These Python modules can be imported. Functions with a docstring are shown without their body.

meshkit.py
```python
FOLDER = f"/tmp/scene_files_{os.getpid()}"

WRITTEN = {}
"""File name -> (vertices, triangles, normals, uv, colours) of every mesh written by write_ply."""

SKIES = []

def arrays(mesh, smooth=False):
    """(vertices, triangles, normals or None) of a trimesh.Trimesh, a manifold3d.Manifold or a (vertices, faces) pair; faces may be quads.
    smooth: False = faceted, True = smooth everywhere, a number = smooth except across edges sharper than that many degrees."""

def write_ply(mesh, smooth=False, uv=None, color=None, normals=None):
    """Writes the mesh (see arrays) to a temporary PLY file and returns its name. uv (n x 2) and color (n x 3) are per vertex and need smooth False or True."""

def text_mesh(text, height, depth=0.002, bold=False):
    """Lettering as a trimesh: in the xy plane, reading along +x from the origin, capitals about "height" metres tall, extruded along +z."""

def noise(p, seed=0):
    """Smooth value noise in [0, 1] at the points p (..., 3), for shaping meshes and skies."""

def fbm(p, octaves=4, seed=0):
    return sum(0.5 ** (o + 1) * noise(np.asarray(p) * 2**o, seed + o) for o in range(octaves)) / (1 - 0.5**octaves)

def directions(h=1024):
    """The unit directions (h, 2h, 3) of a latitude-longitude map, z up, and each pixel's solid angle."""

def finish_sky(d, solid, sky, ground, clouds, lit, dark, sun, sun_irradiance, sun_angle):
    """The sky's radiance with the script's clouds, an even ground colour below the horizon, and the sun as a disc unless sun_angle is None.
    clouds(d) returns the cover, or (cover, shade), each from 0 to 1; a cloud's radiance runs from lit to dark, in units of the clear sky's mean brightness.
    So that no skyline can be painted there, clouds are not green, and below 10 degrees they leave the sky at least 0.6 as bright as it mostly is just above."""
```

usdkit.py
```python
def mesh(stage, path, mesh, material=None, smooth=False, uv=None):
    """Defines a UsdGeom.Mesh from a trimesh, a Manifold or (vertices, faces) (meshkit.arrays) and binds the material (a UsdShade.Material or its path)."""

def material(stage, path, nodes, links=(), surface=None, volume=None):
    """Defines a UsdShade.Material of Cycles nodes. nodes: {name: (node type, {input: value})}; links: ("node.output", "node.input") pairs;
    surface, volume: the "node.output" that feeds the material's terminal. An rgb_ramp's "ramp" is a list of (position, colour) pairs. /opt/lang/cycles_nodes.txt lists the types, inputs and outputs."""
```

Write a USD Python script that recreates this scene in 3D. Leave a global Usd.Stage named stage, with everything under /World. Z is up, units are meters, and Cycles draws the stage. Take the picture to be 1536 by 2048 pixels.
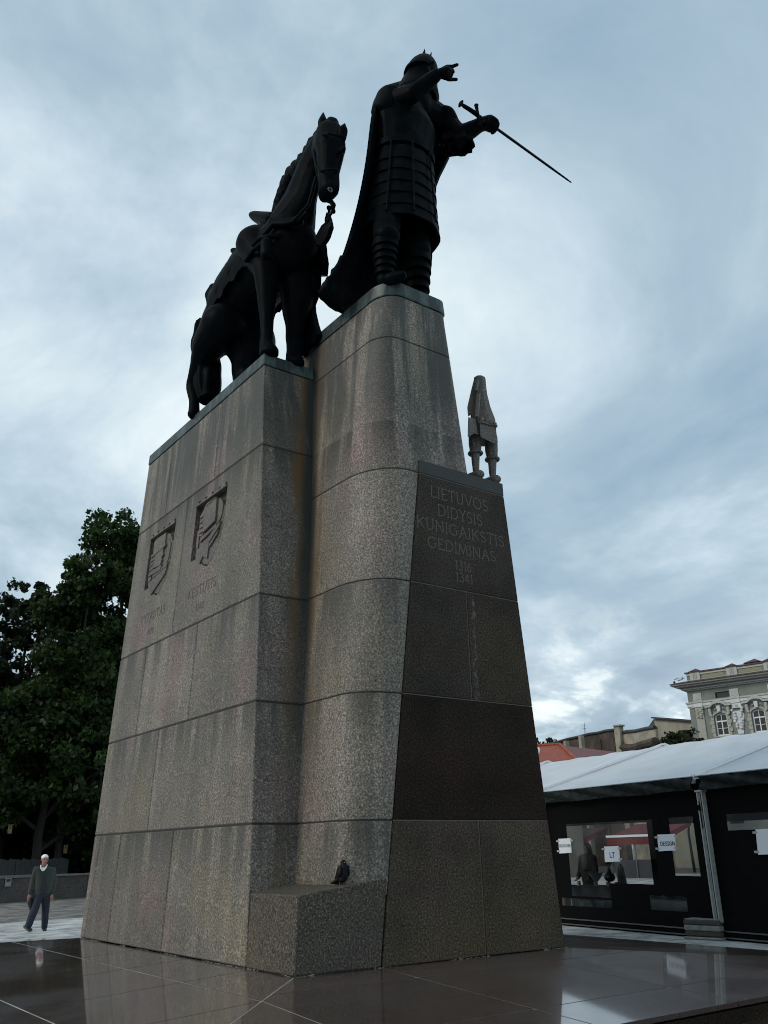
import math, random
import numpy as np, trimesh, usdkit, meshkit
import manifold3d as m3
import shapely
from shapely.geometry import Polygon, LineString, Point, box as sbox
from shapely.ops import unary_union
from pxr import Usd, UsdGeom, UsdLux, UsdShade, Sdf, Gf, Vt

stage = Usd.Stage.CreateInMemory()
UsdGeom.SetStageUpAxis(stage, 'Z'); UsdGeom.SetStageMetersPerUnit(stage, 1.0)
UsdGeom.Xform.Define(stage, '/World'); UsdGeom.Scope.Define(stage, '/World/Looks')
PI = math.pi

# ---------------------------------------------------------------- camera, sky, sun, exposure
EXPOSURE = 0.0
SKY_STRENGTH = 0.15
SUN_INTENSITY = 0.40
SUN_ANGLE = 20.0
SUN_AZ, SUN_EL = math.radians(172.0), math.radians(33.0)        # from the -x side, a little from +y
FPX, YAW, PITCH, ROLL = 1764.5, math.radians(53.5729), math.radians(21.0552), math.radians(-1.1874)
EYE = np.array([-5.48, -9.241, 1.65])
_fw = np.array([math.cos(YAW) * math.cos(PITCH), math.sin(YAW) * math.cos(PITCH), math.sin(PITCH)])
_r = np.array([math.sin(YAW), -math.cos(YAW), 0.0]); _u = np.cross(_r, _fw)
RIGHT = _r * math.cos(ROLL) + _u * math.sin(ROLL); UP = -_r * math.sin(ROLL) + _u * math.cos(ROLL)
cam = UsdGeom.Camera.Define(stage, '/World/camera')
M = np.eye(4); M[0, :3], M[1, :3], M[2, :3], M[3, :3] = RIGHT, UP, -_fw, EYE
cam.AddTransformOp().Set(Gf.Matrix4d(*M.flatten().tolist()))
cam.CreateFocalLengthAttr(26.0); cam.CreateHorizontalApertureAttr(26.0 * 1536 / FPX)
cam.CreateExposureAttr(EXPOSURE)
cam.CreateClippingRangeAttr(Gf.Vec2f(0.05, 100000.0))

def MAT(name, nodes, links=(), surface='p.BSDF', volume=None):
    return usdkit.material(stage, '/World/Looks/' + name, nodes, links, surface, volume)

SUN_DIR = np.array([math.cos(SUN_AZ) * math.cos(SUN_EL), math.sin(SUN_AZ) * math.cos(SUN_EL), math.sin(SUN_EL)])
dome = UsdLux.DomeLight.Define(stage, '/World/sky')
dome.GetPrim().SetCustomDataByKey('kind', 'structure')
sky_mat = MAT('overcast_sky', {
    'sky': ('sky_texture', {'sky_type': 'single_scattering', 'sun_disc': False, 'sun_elevation': SUN_EL, 'sun_rotation': math.atan2(SUN_DIR[0], SUN_DIR[1]), 'aerosol_density': 3.0}),
    'tc': ('texture_coordinate', {}),
    'sep': ('separate_xyz', {}),
    'zc': ('math', {'math_type': 'maximum', 'value2': 0.0}),
    'zo': ('math', {'math_type': 'add', 'value2': 0.16}),
    'px': ('math', {'math_type': 'divide'}), 'py': ('math', {'math_type': 'divide'}),
    'pv': ('combine_xyz', {'z': 1.1}),
    'z2': ('math', {'math_type': 'add', 'value2': 0.42}), 'qx': ('math', {'math_type': 'divide'}), 'qy': ('math', {'math_type': 'divide'}), 'qz': ('math', {'math_type': 'multiply', 'value2': 1.6}), 'qv': ('combine_xyz', {}),
    # large soft banks
    'n1': ('noise_texture', {'scale': 1.0, 'detail': 9.0, 'roughness': 0.58, 'distortion': 0.6}),
    'r1': ('rgb_ramp', {'ramp': [(0.0, (1.85, 2.65, 3.45)), (0.33, (2.15, 3.05, 3.9)), (0.45, (2.85, 3.8, 4.5)), (0.54, (3.95, 4.85, 5.5)), (0.64, (5.4, 6.2, 6.5)), (0.80, (7.6, 8.1, 8.1))]}),
    # broken, brighter cloud edges low in the sky
    'm2': ('mapping', {'scale': (1.0, 1.0, 1.0), 'location': (1.4, 8.8, 3.0)}),
    'n2': ('noise_texture', {'scale': 4.2, 'detail': 9.0, 'roughness': 0.58, 'distortion': 0.2}),
    'r2': ('rgb_ramp', {'ramp': [(0.0, (1.7, 2.3, 3.0)), (0.40, (2.1, 2.75, 3.5)), (0.50, (2.8, 3.6, 4.25)), (0.56, (4.4, 5.2, 5.7)), (0.60, (7.0, 7.5, 7.4)), (0.70, (9.0, 9.2, 8.8))]}),
    'low': ('map_range', {'range_type': 'smoothstep', 'from_min': 0.30, 'from_max': 0.10, 'to_min': 0.0, 'to_max': 0.85, 'clamp': True}),
    'cl': ('mix_color', {}),
    'mx': ('mix_color', {'fac': 0.93}),
    'bg': ('background_shader', {'strength': SKY_STRENGTH})},
    [('tc.generated', 'sep.vector'), ('sep.z', 'zc.value1'), ('zc.value', 'zo.value1'), ('sep.x', 'px.value1'), ('zo.value', 'px.value2'),
     ('sep.y', 'py.value1'), ('zo.value', 'py.value2'), ('px.value', 'pv.x'), ('py.value', 'pv.y'),
     ('pv.vector', 'n1.vector'), ('n1.fac', 'r1.fac'), ('zc.value', 'z2.value1'), ('sep.x', 'qx.value1'), ('z2.value', 'qx.value2'), ('sep.y', 'qy.value1'), ('z2.value', 'qy.value2'), ('zc.value', 'qz.value1'), ('qx.value', 'qv.x'), ('qy.value', 'qv.y'), ('qz.value', 'qv.z'), ('qv.vector', 'm2.vector'), ('m2.vector', 'n2.vector'), ('n2.fac', 'r2.fac'),
     ('sep.z', 'low.value'), ('low.result', 'cl.fac'), ('r1.color', 'cl.a'), ('r2.color', 'cl.b'),
     ('sky.color', 'mx.a'), ('cl.result', 'mx.b'), ('mx.result', 'bg.color')], surface='bg.background')
UsdShade.MaterialBindingAPI.Apply(dome.GetPrim()).Bind(sky_mat)
sun = UsdLux.DistantLight.Define(stage, '/World/sun')
sun.CreateNormalizeAttr(True); sun.CreateIntensityAttr(SUN_INTENSITY); sun.CreateAngleAttr(SUN_ANGLE); sun.CreateColorAttr(Gf.Vec3f(1.0, 0.94, 0.85))
z_ = SUN_DIR; x_ = np.cross([0, 0, 1.0], z_); x_ /= np.linalg.norm(x_); y_ = np.cross(z_, x_)
M = np.eye(4); M[0, :3], M[1, :3], M[2, :3] = x_, y_, z_
sun.AddTransformOp().Set(Gf.Matrix4d(*M.flatten().tolist()))

# ---------------------------------------------------------------- helpers
def ray(px, py):
    d = (px - 768) * RIGHT - (py - 1024) * UP + FPX * _fw
    return d / np.linalg.norm(d)
def at(px, py, X=None, Y=None, Z=None):
    """The point in the world, on the plane x=X, y=Y or z=Z, that a measured direction reaches."""
    d = ray(px, py); k, val = (0, X) if X is not None else (1, Y) if Y is not None else (2, Z)
    return EYE + (val - EYE[k]) / d[k] * d

names = {}
def numbered(path):
    n = names.get(path, 0); names[path] = n + 1
    return path if n == 0 else f'{path}_{n:03d}'
def setdata(prim, label=None, category=None, group=None, kind=None):
    for k, v in (('label', label), ('category', category), ('group', group), ('kind', kind)):
        if v: prim.SetCustomDataByKey(k, v)
    return prim
class Node:
    def __init__(s, path, base, rot=0.0): s.path, s.base, s.rot = path, np.asarray(base, float), rot
def thing(name, label=None, category=None, base=(0, 0, 0), group=None, kind=None, rot=0.0):
    """An Xform at the thing's base (turned rot radians about z); its parts are given in world coordinates, or in local ones with local=True."""
    p = numbered('/World/' + name); x = UsdGeom.Xform.Define(stage, p)
    x.AddTranslateOp().Set(Gf.Vec3d(*map(float, base)))
    if rot: x.AddRotateZOp().Set(math.degrees(rot))
    setdata(x.GetPrim(), label, category, group, kind)
    return Node(p, base, rot)
def part(parent, name, mesh, mat, smooth=False, label=None, kind=None, local=False):
    p = numbered(parent.path + '/' + name)
    v, f, n = meshkit.arrays(mesh, False)
    v = np.asarray(v, float)
    if not local:
        v = v - parent.base
        if parent.rot:
            c, s = math.cos(-parent.rot), math.sin(-parent.rot)
            v = np.stack([v[:, 0] * c - v[:, 1] * s, v[:, 0] * s + v[:, 1] * c, v[:, 2]], 1)
    m = usdkit.mesh(stage, p, trimesh.Trimesh(v, f, process=bool(smooth)), mat, smooth)
    setdata(m.GetPrim(), label, None, None, kind)
    return Node(p, parent.base, parent.rot)
def single(name, mesh, mat, label=None, category=None, group=None, kind=None, smooth=False):
    p = numbered('/World/' + name)
    v, f, n = meshkit.arrays(mesh, False)
    m = usdkit.mesh(stage, p, trimesh.Trimesh(v, f, process=bool(smooth)), mat, smooth)
    setdata(m.GetPrim(), label, category, group, kind)
    return Node(p, (0, 0, 0))
def copy_of(node, name, base, rot, label, category, group=None, scale=1.0):
    p = numbered('/World/' + name); x = UsdGeom.Xform.Define(stage, p)
    x.GetPrim().GetReferences().AddInternalReference(node.path)
    x.ClearXformOpOrder()
    x.AddTranslateOp(opSuffix='c').Set(Gf.Vec3d(*map(float, base))); x.AddRotateZOp(opSuffix='c').Set(math.degrees(rot))
    if scale != 1.0: x.AddScaleOp(opSuffix='c').Set(Gf.Vec3f(scale, scale, scale))
    x.GetPrim().SetInstanceable(True)
    setdata(x.GetPrim(), label, category, group)
    return Node(p, base, rot)

def box(x0, y0, z0, x1, y1, z1):
    m = trimesh.creation.box((abs(x1 - x0), abs(y1 - y0), abs(z1 - z0))); m.apply_translation(((x0 + x1) / 2, (y0 + y1) / 2, (z0 + z1) / 2)); return m
def join(*ms):
    return trimesh.util.concatenate([m if isinstance(m, trimesh.Trimesh) else trimesh.Trimesh(*meshkit.arrays(m)[:2], process=False) for m in ms])
def frame(o, ux, uy, uz):
    M = np.eye(4); M[:3, 0], M[:3, 1], M[:3, 2], M[:3, 3] = ux, uy, uz, o; return M
def placed(m, M):
    m = m.copy(); m.apply_transform(M); return m
def hexa(q, c=0.0):
    """A six-sided block with corners q[0:4] (bottom, in order) and q[4:8] (top), its edges chamfered by c."""
    q = np.asarray(q, float)
    if c <= 0: return trimesh.convex.convex_hull(q)
    nb = {0: (1, 3, 4), 1: (0, 2, 5), 2: (1, 3, 6), 3: (2, 0, 7), 4: (5, 7, 0), 5: (4, 6, 1), 6: (5, 7, 2), 7: (6, 4, 3)}
    pts = []
    for i in range(8):
        e = [(q[j] - q[i]) / max(np.linalg.norm(q[j] - q[i]), 1e-9) * c for j in nb[i]]
        pts += [q[i] + e[0] + e[1], q[i] + e[0] + e[2], q[i] + e[1] + e[2]]
    return trimesh.convex.convex_hull(np.array(pts))
def loft(rings, closed=True, caps=True):
    """Rings (n x m x 3) joined by quads."""
    R = np.asarray(rings, float); n, m = R.shape[:2]; v = R.reshape(-1, 3); f = []
    for i in range(n - 1):
        for j in range(m if closed else m - 1):
            a, b = i * m + j, i * m + (j + 1) % m; c, d = a + m, b + m
            f += [(a, b, d), (a, d, c)]
    if caps and closed:
        for i, rev in ((0, True), (n - 1, False)):
            poly = R[i]; o = poly.mean(0); nrm = np.zeros(3)
            for k in range(m): nrm += np.cross(poly[k] - o, poly[(k + 1) % m] - o)
            ax = np.argsort(-np.abs(nrm))[0]; keep = [k for k in range(3) if k != ax]
            if m3 is not None:
                try:
                    tri = m3.triangulate([poly[:, keep].astype(np.float32)] if np.cross(*(np.eye(3)[keep]))[ax] * nrm[ax] > 0 else [poly[::-1][:, keep].astype(np.float32)])
                    tri = np.asarray(tri)
                    if not (np.cross(*(np.eye(3)[keep]))[ax] * nrm[ax] > 0): tri = m - 1 - tri
                except Exception:
                    tri = np.array([(0, k, k + 1) for k in range(1, m - 1)])
            t = tri + i * m
            f += [tuple(x[::-1]) if rev else tuple(x) for x in t]
    t = trimesh.Trimesh(v, np.array(f), process=False)
    if caps and closed and t.volume < 0: t.invert()
    return t
def circle_ring(o, a, b, n=12):
    t = np.arange(n) * 2 * PI / n
    return np.asarray(o) + np.cos(t)[:, None] * np.asarray(a) + np.sin(t)[:, None] * np.asarray(b)
def tube(pts, r, n=8, caps=True):
    p = np.asarray(pts, float); r = np.broadcast_to(r, (len(p),)); t = np.gradient(p, axis=0); t /= np.linalg.norm(t, axis=1, keepdims=True) + 1e-12
    a = np.cross(t[0], [0, 0, 1.0]); a = a if np.linalg.norm(a) > 1e-3 else np.cross(t[0], [1.0, 0, 0]); rings = []
    for i in range(len(p)):
        a = a - t[i] * (a @ t[i]); a /= np.linalg.norm(a); b = np.cross(t[i], a)
        rings.append(circle_ring(p[i], a * r[i], b * r[i], n))
    return loft(rings, True, caps)
def lathe(prof, n=24, o=(0, 0, 0)):
    return loft([circle_ring(np.asarray(o) + [0, 0, z], np.array([r, 0, 0]), np.array([0, r, 0]), n) for r, z in prof])
def bar(p, q, w, h, up=(0, 0, 1)):
    p, q = np.asarray(p, float), np.asarray(q, float); L = np.linalg.norm(q - p); d = (q - p) / L
    s = np.cross(d, up); s = s if np.linalg.norm(s) > 1e-4 else np.cross(d, [1, 0, 0]); s /= np.linalg.norm(s); u = np.cross(s, d)
    return placed(trimesh.creation.box((L, w, h)), frame((p + q) / 2, d, s, u))
def extrude(poly, depth):
    return join(*[trimesh.creation.extrude_polygon(g, depth, engine='earcut') for g in (poly.geoms if hasattr(poly, 'geoms') else [poly]) if g.area > 1e-9])
def sphere(r, sub=2): return trimesh.creation.icosphere(sub, r)
def blob(o, r, seg=16):
    s = m3.Manifold.sphere(1.0, seg); r = np.broadcast_to(r, (3,)); return s.scale(tuple(map(float, r))).translate(tuple(map(float, o)))
def limb(pts, rad, seg=16):
    """Tapered limb: hulls of the spheres at consecutive joints."""
    S = [blob(p, r, seg) for p, r in zip(pts, rad)]
    return m3.Manifold.batch_boolean([m3.Manifold.batch_hull([a, b]) for a, b in zip(S[:-1], S[1:])], m3.OpType.Add)
def flesh(parts, edge=0.08, it=8, relief=0.0, seed=0, freq=3.0):
    m = m3.Manifold.batch_boolean(list(parts), m3.OpType.Add).refine_to_length(edge)
    v, f, _ = meshkit.arrays(m); t = trimesh.Trimesh(v, f, process=True)
    if it: trimesh.smoothing.filter_taubin(t, lamb=0.5, nu=0.52, iterations=it)
    if relief:
        n = t.vertex_normals; t.vertices = t.vertices + n * ((meshkit.fbm(t.vertices * freq, 3, seed) - 0.5) * 2 * relief)[:, None]
    return t
def man(mesh):
    mesh = mesh.copy(); mesh.merge_vertices()
    return m3.Manifold(m3.Mesh(np.asarray(mesh.vertices, np.float32), np.asarray(mesh.faces, np.uint32)))
def tri(manifold):
    v, f, _ = meshkit.arrays(manifold); return trimesh.Trimesh(v, f, process=False)

# ---------------------------------------------------------------- materials
def plain(name, col, rough=0.6, metal=0.0, var=0.0, scale=8.0, bump=0.0, spec=0.5, detail=4.0, stretch=None):
    n = {'p': ('principled_bsdf', {'base_color': col, 'roughness': rough, 'metallic': metal, 'specular_ior_level': spec})}; l = []
    if var or bump:
        n['g'] = ('geometry', {}); n['mp'] = ('mapping', {'scale': stretch or (1, 1, 1)}); n['n'] = ('noise_texture', {'scale': scale, 'detail': detail, 'roughness': 0.6}); l += [('g.position', 'mp.vector'), ('mp.vector', 'n.vector')]
    if var:
        a = [max(0, c * (1 - var)) for c in col]; b = [min(1, c * (1 + var)) for c in col]
        n['r'] = ('rgb_ramp', {'ramp': [(0.3, a), (0.7, b)]}); l += [('n.fac', 'r.fac'), ('r.color', 'p.base_color')]
    if bump:
        n['b'] = ('bump', {'strength': 0.6, 'distance': bump}); l += [('n.fac', 'b.height'), ('b.normal', 'p.normal')]
    return MAT(name, n, l)

def granite(name, col, dark, light, rough=0.62, grain=42.0, streaks=True, rust=True, mott=0.25, spec=0.35, tone=0.10, lime=None, joints=()):
    n = {'g': ('geometry', {}), 'o': ('object_info', {}), 'sep': ('separate_xyz', {}),
         'n1': ('noise_texture', {'scale': grain, 'detail': 3.0, 'roughness': 0.7}), 'r1': ('rgb_ramp', {'ramp': [(0.34, dark), (0.45, [c * 0.75 for c in col]), (0.53, col), (0.62, light), (0.70, [min(1, c * 1.45) for c in light])]}),
         'v': ('voronoi_texture', {'scale': grain * 1.1, 'randomness': 1.0}), 'vr': ('rgb_ramp', {'ramp': [(0.0, (1, 1, 1)), (0.10, (1, 1, 1)), (0.16, (0, 0, 0)), (1.0, (0, 0, 0))]}),
         'vm': ('math', {'math_type': 'multiply', 'value2': 0.55}), 'c1': ('mix_color', {'b': [min(1, c * (2.0 if light[0] < .12 else 1.7)) for c in light]}),
         'n2': ('noise_texture', {'scale': 0.9, 'detail': 5.0, 'roughness': 0.6}), 'r2': ('rgb_ramp', {'ramp': [(0.3, [1 - mott, 1 - mott, 1 - mott]), (0.5, (1, 1, 1)), (0.72, [1 + mott * w for w in (0.9, 0.75, 0.6)])]}),
         'c2': ('mix_color', {'blend_type': 'multiply', 'fac': 1.0}),
         'ot': ('map_range', {'from_min': 0.0, 'from_max': 1.0, 'to_min': 1 - tone, 'to_max': 1 + tone}), 'oc': ('combine_xyz', {}), 'c3': ('mix_color', {'blend_type': 'multiply', 'fac': 1.0}),
         'b': ('bump', {'strength': 0.22, 'distance': 0.003}), 'bv': ('bevel', {'samples': 4, 'radius': 0.012}),
         'p': ('principled_bsdf', {'roughness': rough, 'specular_ior_level': spec})}
    l = [('g.position', 'sep.vector'), ('g.position', 'n1.vector'), ('n1.fac', 'r1.fac'), ('g.position', 'v.vector'), ('v.distance', 'vr.fac'), ('vr.color', 'vm.value1'), ('vm.value', 'c1.fac'), ('r1.color', 'c1.a'),
         ('g.position', 'n2.vector'), ('n2.fac', 'r2.fac'), ('c1.result', 'c2.a'), ('r2.color', 'c2.b'), ('o.random', 'ot.value'), ('ot.result', 'oc.x'), ('ot.result', 'oc.y'), ('ot.result', 'oc.z'), ('c2.result', 'c3.a'), ('oc.vector', 'c3.b'),
         ('n1.fac', 'b.height'), ('bv.bevel', 'b.normal'), ('b.normal', 'p.normal')]
    # broad drifts of pinkish and ochre stone
    n.update({'nh': ('noise_texture', {'scale': 0.62, 'detail': 3.0, 'roughness': 0.6}), 'rh': ('rgb_ramp', {'ramp': [(0.34, (1.12, 0.94, 1.02)), (0.47, (1.0, 1.0, 1.0)), (0.56, (1.0, 1.0, 0.96)), (0.70, (1.02, 0.985, 0.84))]}), 'ch': ('mix_color', {'blend_type': 'multiply', 'fac': 1.0})})
    l += [('g.position', 'nh.vector'), ('nh.fac', 'rh.fac'), ('c3.result', 'ch.a'), ('rh.color', 'ch.b')]
    last = 'ch.result'
    if lime is not None:                                            # a crooked lime run below a joint
        n.update({'lm': ('mapping', {'scale': (1, 1, 1)}), 'ln': ('noise_texture', {'scale': 3.0, 'detail': 5.0, 'roughness': 0.7}), 'lw': ('math', {'math_type': 'multiply_add', 'value2': 0.34, 'value3': -lime - 0.17}), 'lx': ('math', {'math_type': 'add'}), 'la': ('math', {'math_type': 'absolute'}), 'lr': ('map_range', {'range_type': 'smoothstep', 'from_min': 0.030, 'from_max': 0.006, 'to_min': 0.0, 'to_max': 0.6, 'clamp': True}),
                  'l2': ('noise_texture', {'scale': 14.0, 'detail': 3.0}), 'l3': ('rgb_ramp', {'ramp': [(0.42, (0, 0, 0)), (0.58, (1, 1, 1))]}), 'lq': ('math', {'math_type': 'multiply'}), 'cl_': ('mix_color', {'b': (0.16, 0.155, 0.145)})})
        l += [('g.position', 'ln.vector'), ('ln.fac', 'lw.value1'), ('sep.x', 'lx.value1'), ('lw.value', 'lx.value2'), ('lx.value', 'la.value1'), ('la.value', 'lr.value'), ('g.position', 'l2.vector'), ('l2.fac', 'l3.fac'), ('lr.result', 'lq.value1'), ('l3.color', 'lq.value2'), ('lq.value', 'cl_.fac'), (last, 'cl_.a')]
        last = 'cl_.result'
    if streaks:
        # run-off stains: streaks in plan, drawn out in height, strongest under the bronze cap, faint everywhere
        n.update({'ms': ('mapping', {'scale': (1.7, 1.7, 0.10)}), 'ns': ('noise_texture', {'scale': 1.9, 'detail': 4.0, 'roughness': 0.62}), 'rs': ('rgb_ramp', {'ramp': [(0.42, (0, 0, 0)), (0.54, (1, 1, 1))]}),
                  'zt': ('map_range', {'range_type': 'smoothstep', 'from_min': 6.6, 'from_max': 8.7, 'to_min': 0.20, 'to_max': 0.78, 'clamp': True}),
                  'sm': ('math', {'math_type': 'multiply'}), 'c4': ('mix_color', {'b': (0.022, 0.027, 0.024)}),
                  'mw': ('mapping', {'scale': (4.0, 4.0, 0.25)}), 'nw': ('noise_texture', {'scale': 2.4, 'detail': 5.0, 'roughness': 0.7}), 'rw': ('rgb_ramp', {'ramp': [(0.60, (0, 0, 0)), (0.75, (1, 1, 1))]}),
                  'zw': ('map_range', {'range_type': 'smoothstep', 'from_min': 8.9, 'from_max': 9.8, 'to_min': 0.0, 'to_max': 0.75, 'clamp': True}),
                  'wm': ('math', {'math_type': 'multiply'}), 'c5': ('mix_color', {'b': (0.46, 0.47, 0.45)})})
        l += [('g.position', 'ms.vector'), ('ms.vector', 'ns.vector'), ('ns.fac', 'rs.fac'), ('sep.z', 'zt.value'), ('rs.color', 'sm.value1'), ('zt.result', 'sm.value2'), ('sm.value', 'c4.fac'), (last, 'c4.a'),
              ('g.position', 'mw.vector'), ('mw.vector', 'nw.vector'), ('nw.fac', 'rw.fac'), ('sep.z', 'zw.value'), ('rw.color', 'wm.value1'), ('zw.result', 'wm.value2'), ('wm.value', 'c5.fac'), ('c4.result', 'c5.a')]
        last = 'c5.result'
        for k, zj in enumerate(joints):                             # dirt washed out of each bed joint and down the block below it
            n.update({f'jz{k}': ('map_range', {'from_min': zj - 0.75, 'from_max': zj - 0.02, 'to_min': 0.0, 'to_max': 0.62, 'clamp': True}), f'jl{k}': ('math', {'math_type': 'less_than', 'value2': zj}), f'jm{k}': ('math', {'math_type': 'multiply'}), f'js{k}': ('math', {'math_type': 'multiply'}), f'jc{k}': ('mix_color', {'b': (0.020, 0.023, 0.019)})})
            l += [('sep.z', f'jz{k}.value'), ('sep.z', f'jl{k}.value1'), (f'jz{k}.result', f'jm{k}.value1'), (f'jl{k}.value', f'jm{k}.value2'), (f'jm{k}.value', f'js{k}.value1'), ('rs.color', f'js{k}.value2'), (f'js{k}.value', f'jc{k}.fac'), (last, f'jc{k}.a')]
            last = f'jc{k}.result'
    if rust:
        # rusty run-off down the re-entrant corner between the two pedestals: x = 0.57 + 0.095 z, y = 1.05 + 0.11 z
        n.update({'zx': ('math', {'math_type': 'multiply_add', 'value2': -0.095, 'value3': -0.57}), 'dx': ('math', {'math_type': 'add'}), 'ax': ('math', {'math_type': 'absolute'}),
                  'zy': ('math', {'math_type': 'multiply_add', 'value2': -0.11, 'value3': -1.05}), 'dy': ('math', {'math_type': 'add'}), 'ay': ('math', {'math_type': 'absolute'}), 'mxd': ('math', {'math_type': 'maximum'}),
                  'mr': ('mapping', {'scale': (5.0, 5.0, 0.30)}), 'nr': ('noise_texture', {'scale': 1.5, 'detail': 3.0}), 'nd': ('math', {'math_type': 'multiply_add', 'value2': 0.62}),
                  'rr': ('map_range', {'range_type': 'smoothstep', 'from_min': 0.74, 'from_max': 0.42, 'to_min': 0.0, 'to_max': 0.95, 'clamp': True}),
                  'zr': ('map_range', {'range_type': 'smoothstep', 'from_min': 1.8, 'from_max': 6.4, 'to_min': 0.25, 'to_max': 1.0, 'clamp': True}), 'rm': ('math', {'math_type': 'multiply'}),
                  'rc': ('map_range', {'range_type': 'smoothstep', 'from_min': 0.08, 'from_max': 0.26, 'clamp': True}), 'rcol': ('mix_color', {'a': (0.016, 0.020, 0.016), 'b': (0.095, 0.050, 0.015)}), 'c6': ('mix_color', {})})
        l += [('sep.z', 'zx.value1'), ('sep.x', 'dx.value1'), ('zx.value', 'dx.value2'), ('dx.value', 'ax.value1'), ('sep.z', 'zy.value1'), ('sep.y', 'dy.value1'), ('zy.value', 'dy.value2'), ('dy.value', 'ay.value1'),
              ('ax.value', 'mxd.value1'), ('ay.value', 'mxd.value2'), ('g.position', 'mr.vector'), ('mr.vector', 'nr.vector'), ('nr.fac', 'nd.value1'), ('mxd.value', 'nd.value3'), ('nd.value', 'rr.value'),
              ('sep.z', 'zr.value'), ('rr.result', 'rm.value1'), ('zr.result', 'rm.value2'), ('mxd.value', 'rc.value'), ('rc.result', 'rcol.fac'), ('rm.value', 'c6.fac'), (last, 'c6.a'), ('rcol.result', 'c6.b')]
        last = 'c6.result'
    l.append((last, 'p.base_color'))
    return MAT(name, n, l)

G_LIGHT = granite('grey_granite', (0.136, 0.121, 0.101), (0.030, 0.027, 0.023), (0.25, 0.224, 0.188), tone=0.16, joints=(2.008, 3.575, 5.12, 7.61))
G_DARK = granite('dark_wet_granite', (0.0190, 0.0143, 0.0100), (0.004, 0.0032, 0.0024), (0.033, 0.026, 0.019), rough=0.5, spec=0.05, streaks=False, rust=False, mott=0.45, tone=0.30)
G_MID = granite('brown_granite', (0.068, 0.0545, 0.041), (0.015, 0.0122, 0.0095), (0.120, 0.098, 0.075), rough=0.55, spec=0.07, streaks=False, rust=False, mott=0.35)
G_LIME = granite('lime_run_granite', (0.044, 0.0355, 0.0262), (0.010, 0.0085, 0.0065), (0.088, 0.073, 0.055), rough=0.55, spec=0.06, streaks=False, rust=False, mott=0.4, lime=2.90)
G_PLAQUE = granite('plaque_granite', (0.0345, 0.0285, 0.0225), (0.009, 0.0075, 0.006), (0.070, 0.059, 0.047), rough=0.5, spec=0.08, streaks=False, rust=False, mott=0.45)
G_CARVED = granite('carved_granite', (0.095, 0.086, 0.074), (0.030, 0.027, 0.024), (0.16, 0.146, 0.127), streaks=False, rust=False, mott=0.30, tone=0.05)
MORTAR_DARK = plain('dark_joint', (0.022, 0.023, 0.020), 0.9)
MORTAR_LIGHT = plain('pale_mortar', (0.15, 0.14, 0.125), 0.85, var=0.25, scale=12)
BRONZE = MAT('dark_bronze', {'g': ('geometry', {}), 'n': ('noise_texture', {'scale': 5.0, 'detail': 6.0, 'roughness': 0.65}), 'r': ('rgb_ramp', {'ramp': [(0.35, (0.0008, 0.0012, 0.0018)), (0.6, (0.0016, 0.0032, 0.0042)), (0.80, (0.005, 0.011, 0.012))]}),
    'b': ('bump', {'strength': 0.4, 'distance': 0.02}), 'p': ('principled_bsdf', {'roughness': 0.5, 'specular_ior_level': 0.025})},
    [('g.position', 'n.vector'), ('n.fac', 'r.fac'), ('r.color', 'p.base_color'), ('n.fac', 'b.height'), ('b.normal', 'p.normal')])
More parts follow.
